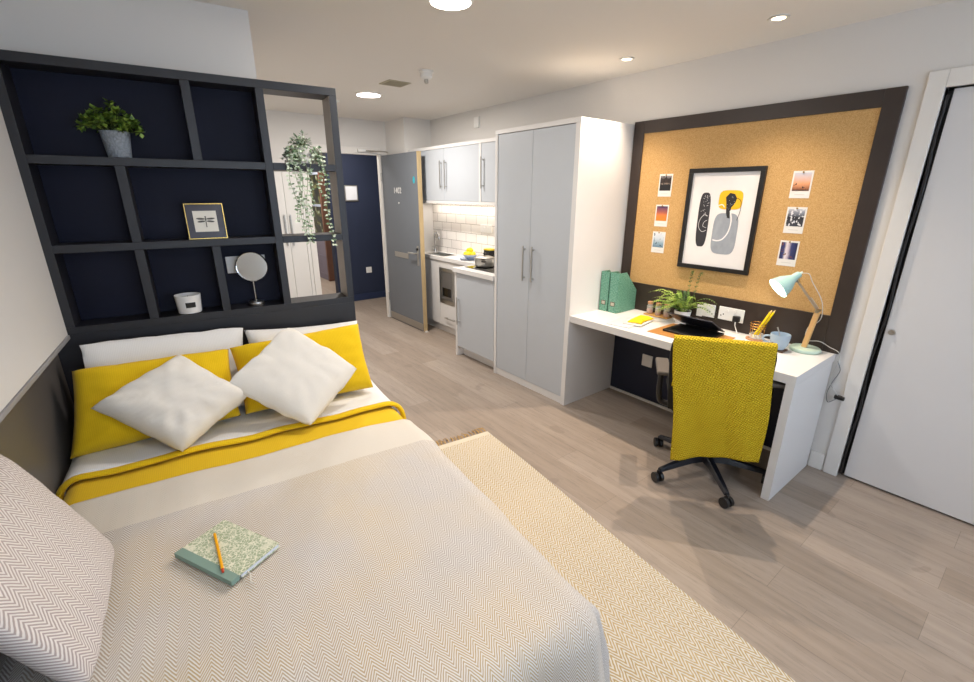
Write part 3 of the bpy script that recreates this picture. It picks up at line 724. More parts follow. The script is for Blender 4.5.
T = thing('door_closer', 'pale door closer arm on the frame above the entrance door', 'door closer', (2.5, 5.50, 2.09))
part('rail', MB().box(2.36, 2.60, 5.478, 5.515, 2.075, 2.105), WHITEP, T, .003)
part('arm', MB().tube([(2.45, 5.465, 2.09), (2.62, 5.40, 2.085), (2.672, 5.33, 2.075)], .007, 8), STEEL, T)

# corridor furnishings
T = thing('notice', 'framed white paper notice on the navy corridor wall', 'notice', (2.745, 6.745, 1.6))
part('frame', MB().box(2.645, 2.845, 6.735, 6.7485, 1.495, 1.72), STEEL, T, .002)
part('paper', MB().box(2.66, 2.83, 6.7325, 6.7345, 1.515, 1.705), mat('notice_paper', '#dfe1e6', .6), T)
T = thing('light_switch', 'white square socket plate low on the navy corridor wall', 'switch', (2.93, 6.745, .465))
part('face_plate', MB().box(2.885, 2.975, 6.740, 6.7485, .42, .51), WHITEP, T, .002)
part('rocker', MB().box(2.918, 2.942, 6.7365, 6.7395, .45, .48), WHITEP, T, .001)
T = thing('fire_door', 'brown edged corridor door with a glazed upper half, seen through the open shelving', 'door', (2.98, 8.8, 0))
part('edge', MB().box(2.93, 3.16, 8.60, 8.66, .01, 1.99), m_wood('brown_door_edge', '#5b3d30', '#6f4c3b', .5, (4, 4, 1)), T)
part('lower_panel', MB().box(2.95, 3.0, 8.661, 9.5, .01, .86).box(2.944, 2.95, 8.70, 9.46, .10, .12).box(2.944, 2.95, 8.70, 9.46, .45, .47).box(2.944, 2.95, 8.70, 9.46, .80, .82), mat('mauve_grey_panel', '#77707e', .5), T)
part('stile', MB().box(2.95, 3.0, 9.44, 9.5, .86, 1.99).box(2.95, 3.0, 8.661, 9.44, 1.93, 1.99).box(2.95, 3.0, 8.661, 9.44, 1.37, 1.41).box(2.95, 3.0, 8.661, 8.70, .86, 1.93), mat('pale_stile', '#9aa3b3', .5), T)
t = NT('leafy_view_glass')
t.l(t.ramp(t.noise(9, 4), [(.35, rgb('#0b0d14')), (.5, rgb('#141a12')), (.6, rgb('#5a5b22')), (.7, rgb('#9aa59a'))]), t.b.inputs['Base Color']); t.b.inputs['Roughness'].default_value = .15
part('glazing', MB().box(2.965, 2.985, 8.70, 9.44, .86, 1.37).box(2.965, 2.985, 8.70, 9.44, 1.41, 1.93), t.m, T, label='dark glazed panes')
# storage cupboard on the entrance wall, seen through the open shelving
T = thing('storage_cupboard', 'white cupboard with two slim handles, seen through the open shelving', 'cupboard', (1.3, YE-.01, 0))
CDW = mat('cupboard_white', '#dcdbd8', .45, var=.01)
part('surround', MB().box(.80, .84, YE-.03, YE-.0005, 0, 1.86).box(1.655, 1.69, YE-.03, YE-.0005, 0, 1.86).box(.84, 1.655, YE-.03, YE-.0005, 1.83, 1.86), CDW, T, .001)
for x0, x1, hx in ((.843, 1.4735, 1.44), (1.4765, 1.652, 1.505)):
    dr = part('door', MB().box(x0, x1, YE-.026, YE-.004, .012, 1.828), CDW, T, .001)
    part('handle', MB().box(hx-.006, hx+.006, YE-.052, YE-.044, 1.04, 1.38).box(hx-.005, hx+.005, YE-.045, YE-.026, 1.06, 1.07).box(hx-.005, hx+.005, YE-.045, YE-.026, 1.35, 1.36), STEEL, dr)

# ------------------------------------------------------------------ ceiling fittings
for i, (x, y) in enumerate(DOWN):
    lb = ('small recessed downlight nearest the wardrobe', 'small recessed downlight above the middle of the pinboard')[i]
    T = thing('downlight', lb, 'ceiling light', (x, y, ZC), group='recessed downlights over the desk')
    part('bezel', MB().lathe([(.048, -.004), (.048, 0), (.030, 0), (.030, -.005), (.044, -.006)], (x, y, ZC-.0005), 32, cap=False), WHITEP, T)
    part('bulb', MB().cyl((x, y, ZC-.004), (x, y, ZC-.001), .029, n=28), EMITW, T, label='glowing warm bulb')
for i, (x, y, r) in enumerate(ROUND):
    lb = ('round white ceiling light cut by the top edge of the photo', 'round white ceiling light near the entrance door')[i]
    T = thing('ceiling_light', lb, 'ceiling light', (x, y, ZC), group='round ceiling lights')
    part('rim', MB().lathe([(r+.012, -.001), (r+.012, -.008), (r+.001, -.014), (r+.001, -.001)], (x, y, ZC), 48, cap=False), WHITEP, T)
    part('diffuser', MB().cyl((x, y, ZC-.012), (x, y, ZC-.001), r, n=48), EMIT, T, label='glowing diffuser')
c = (1.90, 3.13, ZC)
T = thing('smoke_detector', 'white smoke detector hanging from the ceiling near the wardrobe', 'smoke detector', c)
part('base', MB().lathe([(.052, -.0005), (.052, -.012), (.046, -.016)], c, 32), WHITEP, T)
part('head', MB().lathe([(.040, -.0165), (.042, -.040), (.030, -.052), (.022, -.054)], c, 32), WHITEP, T)
part('sensor', MB().lathe([(.014, -.0545), (.014, -.075), (.008, -.082)], c, 20), mat('sensor_grey', '#a9a6a0', .5), T)
T = thing('ceiling_vent', 'square beige vent grille in the ceiling beside the smoke detector', 'vent', (1.90, 3.61, ZC))
part('frame', MB().box(1.81, 2.0, 3.52, 3.70, ZC-.006, ZC-.0005), mat('vent_beige', '#b5ae98', .6), T, .002)
vm = MB()
for i in range(9): vm.box(1.825, 1.985, 3.538+i*.017, 3.546+i*.017, ZC-.009, ZC-.0062)
part('grille', vm, mat('vent_slats', '#a39d88', .6), T)
solo('sprinkler_cover', 'small flat round cover on the ceiling beyond the entrance light', 'ceiling cover', MB().cyl((1.79, 4.62, ZC-.007), (1.79, 4.62, ZC-.0005), .05, n=32), WHITEP, (1.79, 4.62, ZC))
solo('thermostat', 'small white sensor box high on the wall above the kitchen cabinets', 'sensor', MB().box(XR-.022, XR-.0005, 4.09, 4.17, 2.26, 2.36), WHITEP, (XR, 4.13, 2.31), bev=.003)

# ------------------------------------------------------------------ desk and pinboard
DX, DY0, DY1, DH = 2.522, .696, 2.2025, .74
T = thing('desk', 'built-in white desk with thick top between the wardrobe and the door', 'desk', (2.8, 1.45, 0))
part('desktop', MB().box(DX, XR-.0005, DY0, DY1, DH-.05, DH), LAMW, T, .0015)
part('side_panel', MB().box(DX, XR-.0215, DY0, DY0+.042, 0, DH-.0505), LAMW, T, .0015)
BX = XR-.0225
T = thing('pinboard', 'cork pinboard in a wide dark brown frame above the desk', 'pinboard', (XR-.01, 1.44, DH))
by0, by1, bi0, bi1 = .679, 2.194, .762, 2.112
part('frame', MB().box(BX, XR-.0005, by0, bi0, DH+.001, 2.107), BROWNF, T, .002, label='dark brown frame upright')
part('frame', MB().box(BX, XR-.0005, bi1, by1, DH+.001, 2.107), BROWNF, T, .002, label='dark brown frame upright')
part('top_rail', MB().box(BX, XR-.0005, bi0, bi1, 2.025, 2.107), BROWNF, T, .002)
part('bottom_rail', MB().box(BX, XR-.0005, bi0, bi1, DH+.001, .952), BROWNF, T, .002)
part('cork', MB().box(XR-.012, XR-.0005, bi0, bi1, .952, 2.025), CORK, T)
CX = XR-.0122                                           # face of the cork
# instant photos
CARD = mat('photo_card', '#e4e2de', .4)
INK = mat('caption_ink', '#c9c7c4', .6)
PIN = mat('brass_pin', '#a98a4a', .3, .8)
photos = [
 (1.898, 1.669, 'instant photo of a dark shoreline, topmost on the left of the cork', [(.0, '#15171c'), (.40, '#1b1c22'), (.46, '#8c7f77'), (.55, '#2b2220'), (.80, '#3a2f2c'), (1, '#9c9a9e')], ('#1c1a1d', 7, .56)),
 (1.900, 1.461, 'instant photo of an orange and purple sunset, middle on the left of the cork', [(.0, '#e8862e'), (.35, '#e9813a'), (.6, '#a45a52'), (1, '#3a3560')], None),
 (1.901, 1.272, 'instant photo of pale blue misty water, lowest on the left of the cork', [(.0, '#5f7f96'), (.3, '#8fabbd'), (.6, '#c8d3dd'), (1, '#dfe3ea')], ('#4f6170', 5, .64)),
 (1.046, 1.664, 'instant photo of a figure against peach sunset, topmost on the right of the cork', [(.0, '#3a2a26'), (.15, '#a2694a'), (.4, '#e3a276'), (1, '#c9cbd8')], ('#2b2024', 4, .68)),
 (1.041, 1.467, 'grey and white instant photo, middle of those on the right of the cork', [(.0, '#3d414c'), (.5, '#2b2c33'), (.8, '#8a8f9c'), (1, '#c5c9d4')], ('#dcdde2', 6, .58)),
 (1.043, 1.276, 'instant photo with dark blue sides, lowest on the right of the cork', [(.0, '#23284f'), (.35, '#39406e'), (.5, '#c3b6c6'), (.65, '#e6dce0'), (.8, '#3a3f70'), (1, '#1f2350')], ('#7a4a3a', 5, .66)),
]
for i, (y, z, lb, stops, blot) in enumerate(photos):
    T = thing('instant_photo', lb, 'photo', (CX, y, z), group='instant photos pinned to the cork')
    w2, h2 = .051, .076 if i in (0, 1, 2) else .074
    mb = MB().box(CX-.0012, CX-.0003, y-w2, y+w2, z-h2, z+h2)
    part('card', mb, CARD, T)
    top = h2-.010 if i else h2-.012
    part('picture', MB().box(CX-.0018, CX-.0013, y-w2+.008, y+w2-.008, z-h2+.040, z+top), m_photo('print_picture', stops, 1 if i == 5 else 2, blot), T)
    part('caption', MB().box(CX-.0016, CX-.0013, y-.026, y+.026, z-h2+.018, z-h2+.021), INK, T)
    part('pin', MB().cyl((CX-.0013, y, z+h2-.007), (CX-.007, y, z+h2-.007), .0045, n=12), PIN, T)
# framed abstract print
fy0, fy1, fz0, fz1 = 1.239, 1.719, 1.119, 1.772
T = thing('framed_print', 'black framed abstract print with grey, black and mustard shapes on the cork', 'picture', (CX, 1.479, 1.445))
BLK = mat('black_picture_frame', '#121214', .4)
FX = CX-.024
for q in ((fy0, fy1, fz1-.028, fz1), (fy0, fy1, fz0, fz0+.028), (fy0, fy0+.028, fz0+.028, fz1-.028), (fy1-.028, fy1, fz0+.028, fz1-.028)):
    part('frame', MB().box(FX, CX-.0004, *q), BLK, T, .0015)
PXS = CX-.012
part('paper', MB().box(PXS, PXS+.004, fy0+.028, fy1-.028, fz0+.028, fz1-.028), mat('print_paper', '#e3e2e3', .35, spec=.6), T)
def m_wash(name, a, b, sc=14):
    t = NT(name); mp = t.n('ShaderNodeMapping', i_Vector=t.coord()); mp.inputs['Scale'].default_value = (1, 1.6, .7)
    t.l(t.mix(t.noise(sc, 5, mp.outputs[0], .65), rgb(a), rgb(b)), t.b.inputs['Base Color']); t.b.inputs['Roughness'].default_value = .5; return t.m
def blob(cu, cv, ru, rv, ex=3.2, rot=0., n=56, wob=0.):
    out = []
    for i in range(n):
        a = 2*PI*i/n; c, s_ = math.cos(a), math.sin(a)
        u = math.copysign(abs(c)**(2/ex), c)*ru; v = math.copysign(abs(s_)**(2/ex), s_)*rv
        k = 1+wob*math.sin(3*a+1)
        out.append((cu+(u*math.cos(rot)-v*math.sin(rot))*k, cv+(u*math.sin(rot)+v*math.cos(rot))*k))
    return out
PWd, PHt = fy1-fy0, fz1-fz0
def pxy(u, v): return fy1-u*PWd, fz1-v*PHt       # u to the right, v down, both 0..1 over the frame
def shape(name, poly, m, lay, label=None):
    P = [pxy(u, v) for u, v in poly]
    return part(name, MB().prism(P, lambda a, b, h: (h, a, b), PXS-.0004-.0004*lay, PXS-.0004*lay-.0001), m, T, label=label, angle=30)
shape('black_shape', blob(.285, .50, .080, .268, 3.6, -.02), m_wash('ink_black', '#1c1c21', '#3a3a42'), 1, 'tall black ink shape')
shape('yellow_shape', blob(.62, .30, .155, .090, 4.0), m_wash('ink_mustard', '#e3ac12', '#f2c21d'), 1, 'mustard ink patch')
shape('grey_shape', blob(.605, .625, .165, .200, 4.2), m_wash('ink_grey', '#7d8590', '#a7aeb8', 20), 1, 'grey ink wash shape')
shape('dark_teardrop', [(.555, .275), (.60, .235), (.665, .245), (.70, .285), (.685, .33), (.645, .37), (.635, .43), (.645, .475), (.61, .47), (.585, .42), (.575, .35)], m_wash('ink_dark', '#17171b', '#2a2a30'), 2, 'black teardrop brush mark')
def stroke(name, pts, r, m, lay):
    mb = MB()
    P = [Vector((PXS-.0004*lay-.0006, *pxy(u, v))) for u, v in pts]
    mb.tube(P, r, 6)
    for p in mb.v: p.x = PXS-.0004*lay-.0006+(p.x-(PXS-.0004*lay-.0006))*.12
    return part(name, mb, m, T)
WHI = mat('ink_white', '#e9e9ea', .5)
def arc(pts, k=10):
    out = []; P = [pts[0]]+pts+[pts[-1]]
    for i in range(1, len(P)-2):
        for j in range(k):
            t_ = j/k; a, b, c_, d_ = P[i-1], P[i], P[i+1], P[i+2]
            out.append(tuple(.5*((2*b[q])+(-a[q]+c_[q])*t_+(2*a[q]-5*b[q]+4*c_[q]-d_[q])*t_*t_+(-a[q]+3*b[q]-3*c_[q]+d_[q])*t_**3) for q in range(len(a))))
    return out+[pts[-1]]
stroke('white_stroke', arc([(.64, .40), (.67, .50), (.655, .60), (.60, .67), (.53, .695), (.46, .69)]), .0042, WHI, 3)
stroke('white_stroke', arc([(.345, .46), (.29, .45), (.24, .50), (.235, .57), (.29, .615), (.345, .60)]), .0016, WHI, 2)
stroke('white_stroke', arc([(.345, .50), (.305, .52), (.295, .56), (.345, .575)]), .0014, WHI, 2)
stroke('dark_stroke', arc([(.69, .28), (.755, .31), (.765, .40), (.74, .49)]), .0018, BLK, 3)
stroke('white_stroke', arc([(.46, .36), (.52, .345), (.555, .37)]), .0035, WHI, 2)
dm = MB()
random.seed(3)
for i in range(46):
    u = .285+random.uniform(-.045, .05); v = .26+random.random()**1.3*.20
    y, z = pxy(u, v); dm.cyl((PXS-.0008, y, z), (PXS-.0013, y, z), .0017, n=6)
for i in range(14):
    u = .63+random.uniform(-.045, .05); v = .27+random.random()*.12
    y, z = pxy(u, v); dm.cyl((PXS-.0012, y, z), (PXS-.0017, y, z), .0013, n=6)
o = part('speckles', dm, WHI, T); o['kind'] = 'stuff'

# sockets on the lower rail
def socket_plate(name, lb, y0, y1, z0, z1, sw, plug=None, x=BX, group=None):
    T = thing(name, lb, 'socket', (x, (y0+y1)/2, (z0+z1)/2), group=group)
    part('face_plate', MB().box(x-.009, x-.0003, y0, y1, z0, z1), WHITEP, T, .002)
    for (y, z) in sw: part('switch', MB().box(x-.0125, x-.0092, y-.006, y+.006, z-.010, z+.010), WHITEP, T, .001)
    return T
socket_plate('data_socket', 'small white data socket half hidden behind the fern', 1.49, 1.53, .795, .875, [])
socket_plate('wall_socket', 'white square switch plate between fern and double socket', 1.405, 1.490, .803, .890, [(1.447, .86)])
T = socket_plate('wall_socket', 'white double socket with a black plug above the desk', 1.215, 1.378, .806, .893, [(1.32, .872), (1.275, .872)])
def slots(T, x, y, z):
    part('slot', MB().box(x-.0095, x-.0091, y-.003, y+.003, z-.001, z+.008), BLACKP, T)
slots(T, BX, 1.345, .84); slots(T, BX, 1.36, .83)
T = thing('power_plug', 'black plug pushed into the double socket with its lead', 'plug', (BX-.01, 1.252, .83))
part('body', MB().box(BX-.040, BX-.0098, 1.230, 1.272, .812, .852), BLACKP, T, .006)
part('lead', MB().tube(arc([(BX-.034, 1.25, .812), (BX-.036, 1.248, .79), (BX-.03, 1.24, .765), (BX-.05, 1.22, .746)]), .003, 8), WHITEP, T)
T = socket_plate('wall_socket', 'grey square socket low on the navy lining under the desk', 1.828, 1.918, .30, .395, [(1.873, .375)], x=XR-.0122)

# magazine files
def m_marble():
    t = NT('green_marbled_card'); n = t.noise(120, 4)
    t.l(t.ramp(n, [(.35, rgb('#3f7c67')), (.5, rgb('#629b86')), (.65, rgb('#8cb8a4'))]), t.b.inputs['Base Color']); t.b.inputs['Roughness'].default_value = .5; return t.m
GREEN = m_marble()
def magfile(y0, lb):
    x0, x1, z0, h = 2.842, 3.083, DH+.001, .305
    T = thing('magazine_file', lb, 'magazine file', (x0, y0, z0), group='green magazine files')
    prof = [(x0, z0), (x1, z0), (x1, z0+.155), (x0+.095, z0+h), (x0, z0+h)]
    sd = lambda a, b: part('side', MB().prism(prof, lambda p, q, k: (p, k, q), a, b), GREEN, T, .0008)
    sd(y0, y0+.003); sd(y0+.073, y0+.076)
    part('spine', MB().box(x0, x0+.003, y0+.003, y0+.073, z0, z0+h), GREEN, T)
    part('back', MB().box(x1-.003, x1, y0+.003, y0+.073, z0, z0+.155), GREEN, T)
    part('bottom', MB().box(x0+.003, x1-.003, y0+.003, y0+.073, z0, z0+.003), GREEN, T)
    lh = MB().box(x0-.0015, x0-.0002, y0+.018, y0+.058, z0+.050, z0+.084)
    part('label_holder', lh, mat('label_holder_metal', '#5d5348', .4, .8), T)
    part('label_card', MB().box(x0-.0022, x0-.0016, y0+.023, y0+.053, z0+.055, z0+.079), mat('label_card', '#bfb7a6', .6), T)
    return T
magfile(2.118, 'green marbled magazine file touching the wardrobe side')
magfile(2.032, 'green marbled magazine file nearer the spice jars')

# spice jars on their tray
solo('jar_tray', 'small round edged wooden tray under three glass jars', 'tray', MB().box(2.995, 3.075, 1.70, 1.895, DH+.0006, DH+.010), m_wood('tray_wood', '#b98a4b', '#cfa361', .5), (3.035, 1.80, DH), bev=.004)
GL = NT('clear_jar_glass'); GL.b.inputs['Base Color'].default_value = (.9, .93, .94, 1); GL.b.inputs['Roughness'].default_value = .08; GL.b.inputs['Alpha'].default_value = .32; GL.b.inputs['Specular IOR Level'].default_value = .8; GL = GL.m
CORKL = mat('cork_lid', '#b98a68', .7, var=.2, scale=120)
COPPER = mat('copper_granules', '#c07850', .45, .2, var=.35, scale=220, bump=.5, bscale=400)
def jar(c):
    T = thing('glass_jar', 'small corked glass jar with copper filling, nearest the magazine files', 'jar', c, group='small corked jars on the tray')
    part('glass', MB().lathe([(.021, 0), (.023, .003), (.023, .058), (.019, .066), (.019, .071)], c, 24, cap=False), GL, T)
    part('filling', MB().lathe([(.0208, .002), (.0208, .034), (.0001, .036)], c, 24), COPPER, T)
    part('lid', MB().cyl((c[0], c[1], c[2]+.0715), (c[0], c[1], c[2]+.089), .020, n=24), CORKL, T)
    part('wire', MB().lathe([(.0235, .052), (.0245, .054), (.0235, .056)], c, 24, cap=False), STEEL, T)
    return T
J = jar((3.035, 1.868, DH+.0105))
copy_thing(J, (3.035, 1.798, DH+.0105), label='small corked glass jar with copper filling, middle of the three')
copy_thing(J, (3.035, 1.730, DH+.0105), label='small corked glass jar with copper filling, nearest the fern')

# papers with a folded yellow cloth
solo('magazine', 'grey white magazine lying near the desk front', 'magazine', MB().box(-.135, .135, -.085, .085, 0, .005), mat('magazine_grey', '#c9cbd2', .4, var=.12, scale=20), (2.70, 1.835, DH+.0006), rot=.18, bev=.001)
solo('notepad', 'dark edged white notepad lying on the grey magazine', 'notepad', MB().box(-.095, .095, -.065, .065, 0, .006), mat('notepad_white', '#dad9d5', .5), (2.745, 1.775, DH+.0062), rot=.18, bev=.001)
yc = MB()
for j in range(13):
    for i in range(13):
        u, v = i/12, j/12
        x = -.10+.20*u+.006*math.sin(v*5); y = -.05+.10*v+.01*math.sin(u*4)
        e_ = min(u, 1-u, v, 1-v)
        z = .004+min(1, e_*5)*(.018+.008*smooth_noise(u*3, v*3, 2)+.006*math.sin(u*7+v*3))
        yc.v.append(Vector((x, y, z)))
for j in range(12):
    for i in range(12):
        k = j*13+i; yc.f.append((k, k+1, k+14, k+13))
o = solo('folded_cloth', 'folded bright yellow cloth lying on the notepad', 'cloth', yc, mat('bright_yellow_cloth', '#efc90c', .8), (2.785, 1.775, DH+.0128), rot=.15); cloth(o, .003)

# fern
T = thing('potted_fern', 'green fern in a white pot behind the laptop', 'plant', (3.02, 1.60, DH))
c = (3.02, 1.60, DH+.0006)
part('pot', MB().lathe([(.040, 0), (.044, .003), (.057, .082), (.057, .086), (.053, .086), (.050, .070), (.0001, .070)], c, 36), mat('white_ceramic', '#e6e5e6', .3), T)
part('soil', MB().cyl((3.02, 1.60, DH+.0715), (3.02, 1.60, DH+.076), .050, n=24), mat('soil', '#2b2119', .9, bump=.6), T)
FERN = m_leaf('fern_green', '#86a648', '#b3cc6a', 25)
FERN2 = m_leaf('fern_dark_green', '#3f5c2c', '#6b8840', 25)
def frond(mb, base, ang, L, rise, droop, wid):
    base = Vector(base); d = Vector((math.cos(ang), math.sin(ang), 0)); side = Vector((-math.sin(ang), math.cos(ang), 0)); P = []
    for i in range(15):
        s_ = i/14; P.append(base+d*(L*s_)+Vector((0, 0, rise*math.sin(min(1, s_)*PI*.62)-droop*s_**2.2)))
    mb.tube(P, [.0016*(1-i/16) for i in range(15)], 4)
    for i in range(2, 15):
        s_ = i/14; l = wid*math.sin(PI*min(1, .12+s_*.88))**.8+.004
        t_ = (P[i]-P[i-1]).normalized()
        for sg in (-1, 1):
            a0 = P[i]; tip = a0+side*sg*l+t_*l*.55+Vector((0, 0, -l*.15)); m_ = a0+side*sg*l*.5+t_*l*.12; m2 = a0+side*sg*l*.45+t_*l*.62
            q = Vector((0, 0, .0006))
            mb.add([a0, m_, tip, m2], [(0, 1, 2, 3)])
random.seed(12)
f1, f2 = MB(), MB()
for i in range(34):
    a = random.uniform(PI*.42, PI*1.62) if i % 3 else random.uniform(0, 2*PI)
    inx = math.cos(a) > .1
    frond(f1 if i % 4 else f2, (3.02+random.uniform(-.02, .02), 1.60+random.uniform(-.02, .02), DH+.075), a, (.05 if inx else random.uniform(.14, .25)), random.uniform(.07, .17), random.uniform(.0, .09), .022)
frond(f1, (3.02, 1.61, DH+.075), PI*.60, .24, .15, .03, .02); frond(f1, (3.02, 1.61, DH+.075), PI*.55, .22, .10, .03, .018)
frond(f1, (3.02, 1.59, DH+.075), -PI*.5, .19, .08, .06, .017)
for yy, LL in ((1.585, .02), (1.55, .055)):
    frond(f2, (3.02, yy, DH+.075), -PI*.5, LL, .29, .0, .020)
part('fronds', f1, FERN, T); part('old_fronds', f2, FERN2, T)
# placemat and laptop
solo('desk_mat', 'tan leather look mat under the laptop', 'mat', MB().box(-.170, .150, -.215, .215, 0, .003), mat('tan_mat', '#b07c42', .5, var=.1, scale=30), (2.79, 1.40, DH+.0005), rot=.0001, bev=.001)
T = thing('laptop', 'black laptop half closed on the tan mat', 'laptop', (2.80, 1.41, DH+.0038))
z0 = DH+.0038
part('base', MB().box(2.705, 2.935, 1.255, 1.555, z0, z0+.014), BLACKP, T, .003)
part('keyboard', MB().box(2.76, 2.90, 1.28, 1.53, z0+.0142, z0+.0152), mat('keyboard_black', '#0d0e12', .6, bump=.8, bscale=90), T)
lidm = MB().box(-.225, 0, -.150, .150, 0, .007)
M = Matrix.Translation((2.935, 1.405, z0+.017)) @ Matrix.Rotation(math.radians(27), 4, 'Y')
for i, p in enumerate(lidm.v): lidm.v[i] = M @ p
part('lid', lidm, mat('laptop_lid', '#191c2a', .3, var=.1), T, .002)
part('hinge', MB().cyl((2.936, 1.30, z0+.016), (2.936, 1.52, z0+.016), .006, n=10), BLACKP, T)

# pencils in a wire holder on a coaster
solo('coaster', 'round cork coaster under the wire pencil holder', 'coaster', MB().cyl((3.01, 1.10, DH+.0005), (3.01, 1.10, DH+.008), .052, n=36), CORKL, (3.01, 1.10, DH))
c = (3.01, 1.095, DH+.0085)
T = thing('pencil_holder', 'rose gold wire and glass pencil holder on the cork coaster', 'pencil holder', c)
GOLD = mat('rose_gold_wire', '#d3a05c', .25, .9)
part('glass_cup', MB().lathe([(.034, 0), (.040, .004), (.042, .03), (.040, .032), (.032, .006), (.0001, .005)], c, 28), GL, T)
wm = MB()
for z, r in ((.066, .040), (.082, .043), (.098, .043)):
    wm.tube([(c[0]+r*math.cos(a_), c[1]+r*math.sin(a_), c[2]+z) for a_ in [2*PI*i/28 for i in range(29)]], .0024, 6)
for i in range(5):
    a_ = 2*PI*i/5+.3
    wm.tube([(c[0]+.040*math.cos(a_), c[1]+.040*math.sin(a_), c[2]+.02), (c[0]+.040*math.cos(a_), c[1]+.040*math.sin(a_), c[2]+.066), (c[0]+.043*math.cos(a_), c[1]+.043*math.sin(a_), c[2]+.098)], .0020, 6)
part('wire_frame', wm, GOLD, T)
PEN = mat('bright_yellow_pencil', '#f3d400', .35)
pb = MB().cyl((0, 0, 0), (0, -.070, .172), .0058, n=6)
for i, (dx, dy, lb) in enumerate(((-.013, .0, 'yellow pencil leaning in the wire holder, front of the three'), (0, .006, 'yellow pencil leaning in the wire holder, middle of the three'), (.014, -.008, 'yellow pencil leaning in the wire holder, nearest the pinboard'))):
    loc = (c[0]+dx, c[1]+.012+dy, c[2]+.007)
    if i == 0:
        P0 = thing('pencil', lb, 'pencil', loc, rot=.0001, group='yellow pencils in the wire holder')
        part('barrel', pb, PEN, P0); part('tip', MB().cyl((0, -.0703, .1727), (0, -.076, .187), .0058, .001, n=6), m_wood('pencil_tip_wood', '#c9a56b', '#d8b67c', .6), P0)
    else: copy_thing(P0, loc, label=lb)
# mug
c = (2.895, .925, DH+.0085)
solo('coaster', 'small dark wooden coaster under the blue grey mug', 'coaster', MB().box(2.855, 2.935, .885, .965, DH+.0005, DH+.0080), m_wood('dark_coaster', '#5e4434', '#765642', .5), (2.895, .925, DH), bev=.002)
T = thing('mug', 'blue grey ceramic mug beside the desk lamp', 'mug', c)
GLZ = mat('blue_grey_glaze', '#9fb0c0', .25, var=.06)
part('cup', MB().lathe([(.020, 0), (.030, .002), (.044, .03), (.050, .06), (.052, .088), (.050, .092), (.047, .088), (.045, .05), (.030, .010), (.0001, .008)], c, 40), GLZ, T)
part('handle', MB().tube(arc([(c[0]-.020, c[1]+.046, c[2]+.075), (c[0]-.030, c[1]+.072, c[2]+.070), (c[0]-.032, c[1]+.075, c[2]+.045), (c[0]-.020, c[1]+.042, c[2]+.028)]), .0055, 10), GLZ, T)
T = thing('teaspoon', 'steel spoon standing in the blue grey mug', 'spoon', (2.90, .93, DH+.02))
part('handle', MB().tube([(2.905, .915, DH+.035), (2.900, .935, DH+.10), (2.896, .950, DH+.135)], [.0022, .0026, .0045], 8), STEEL, T)
part('bowl', MB().ball((2.906, .912, DH+.028), .011, 8, (.8, .5, 1)), STEEL, T)

# desk lamp
T = thing('desk_lamp', 'pale mint desk lamp with wooden lower arm, lit, at the desk end', 'lamp', (3.015, .825, DH))
MINT = mat('mint_enamel', '#a9cfca', .3, var=.02); PALEW = m_wood('pale_lamp_wood', '#d2a468', '#dfb67c', .5)
c = (3.012, .825, DH+.0006)
part('base', MB().lathe([(.074, 0), (.078, .004), (.078, .016), (.074, .021), (.0001, .021)], c, 48), mat('mint_base', '#b9cfc0', .45), T)
A, B, Cn = Vector((3.01, .832, DH+.0222)), Vector((3.005, .803, .985)), Vector((3.0, .935, 1.140))
def beam(mb, a, b, w1, w2):
    a, b = Vector(a), Vector(b); d_ = (b-a); M_ = d_.to_track_quat('Z', 'X').to_matrix()
    return mb.obox((a+b)/2, (w1, w2, d_.length), M_)
part('lower_arm', beam(MB(), A, B, .026, .018), PALEW, T, .002, label='pale wood lower arm')
up_ = MB(); n_ = Vector((.010, 0, 0))
beam(up_, B+n_, Cn+n_, .003, .010); beam(up_, B-n_, Cn-n_, .003, .010)
part('upper_arm', up_, mat('lamp_arm_grey', '#b6b3ac', .35, .6), T)
part('joint_knob', MB().cyl(B-Vector((.022, 0, 0)), B+Vector((.022, 0, 0)), .010, n=18), STEEL, T)
part('neck_joint', MB().cyl(Cn-Vector((.016, 0, 0)), Cn+Vector((.016, 0, 0)), .009, n=18), STEEL, T)
sp = []
for i in range(90):
    t_ = i/89; a_ = t_*2*PI*14; q = B.lerp(Cn, .08+.34*t_)
    sp.append(q+Vector((.005*math.cos(a_), .005*math.sin(a_)*.8, .005*math.sin(a_)*.6))+Vector((0, -.010, .004)))
part('spring', MB().tube(sp, .0010, 5), STEEL, T)
axis = Vector((-.60, .50, -.62)).normalized(); apex = Vector((3.0, .930, 1.178))
Ms = axis.to_track_quat('Z', 'Y').to_matrix()
sh = [(.0001, -.004), (.014, -.003), (.018, .002), (.021, .018), (.021, .036), (.030, .052), (.050, .085), (.066, .135), (.064, .135), (.048, .087), (.028, .055), (.0001, .050)]
part('lamp_shade', MB().lathe(sh, apex, 48, Ms), MINT, T, angle=60)
part('bulb', MB().ball(apex+axis*.098, .026, 12), EMIT, T, label='glowing bulb')
part('switch', MB().cyl(apex-axis*.004, apex-axis*.018, .006, n=12), mat('switch_mint', '#cfe0dc', .4), T)
cord = arc([tuple(apex-axis*.004), (3.0, .885, 1.185), (3.006, .86, 1.14), (3.02, .81, 1.06), (3.025, .79, 1.0), (3.028, .79, .93), (3.03, .84, .87), (3.04, .835, .80), (3.06, .775, .80), (3.075, .725, .775), (3.086, .680, .752), (3.090, .672, .70), (3.090, .688, .61), (3.091, .683, .56), (3.091, .645, .51), (3.091, .625, .488)])
part('cord', MB().tube(cord, .0022, 6), mat('cord_grey', '#c9c7c2', .5), T)
part('inline_switch', MB().box(XR-.028, XR-.0005, .600, .650, .478, .500), BLACKP, T, .004)
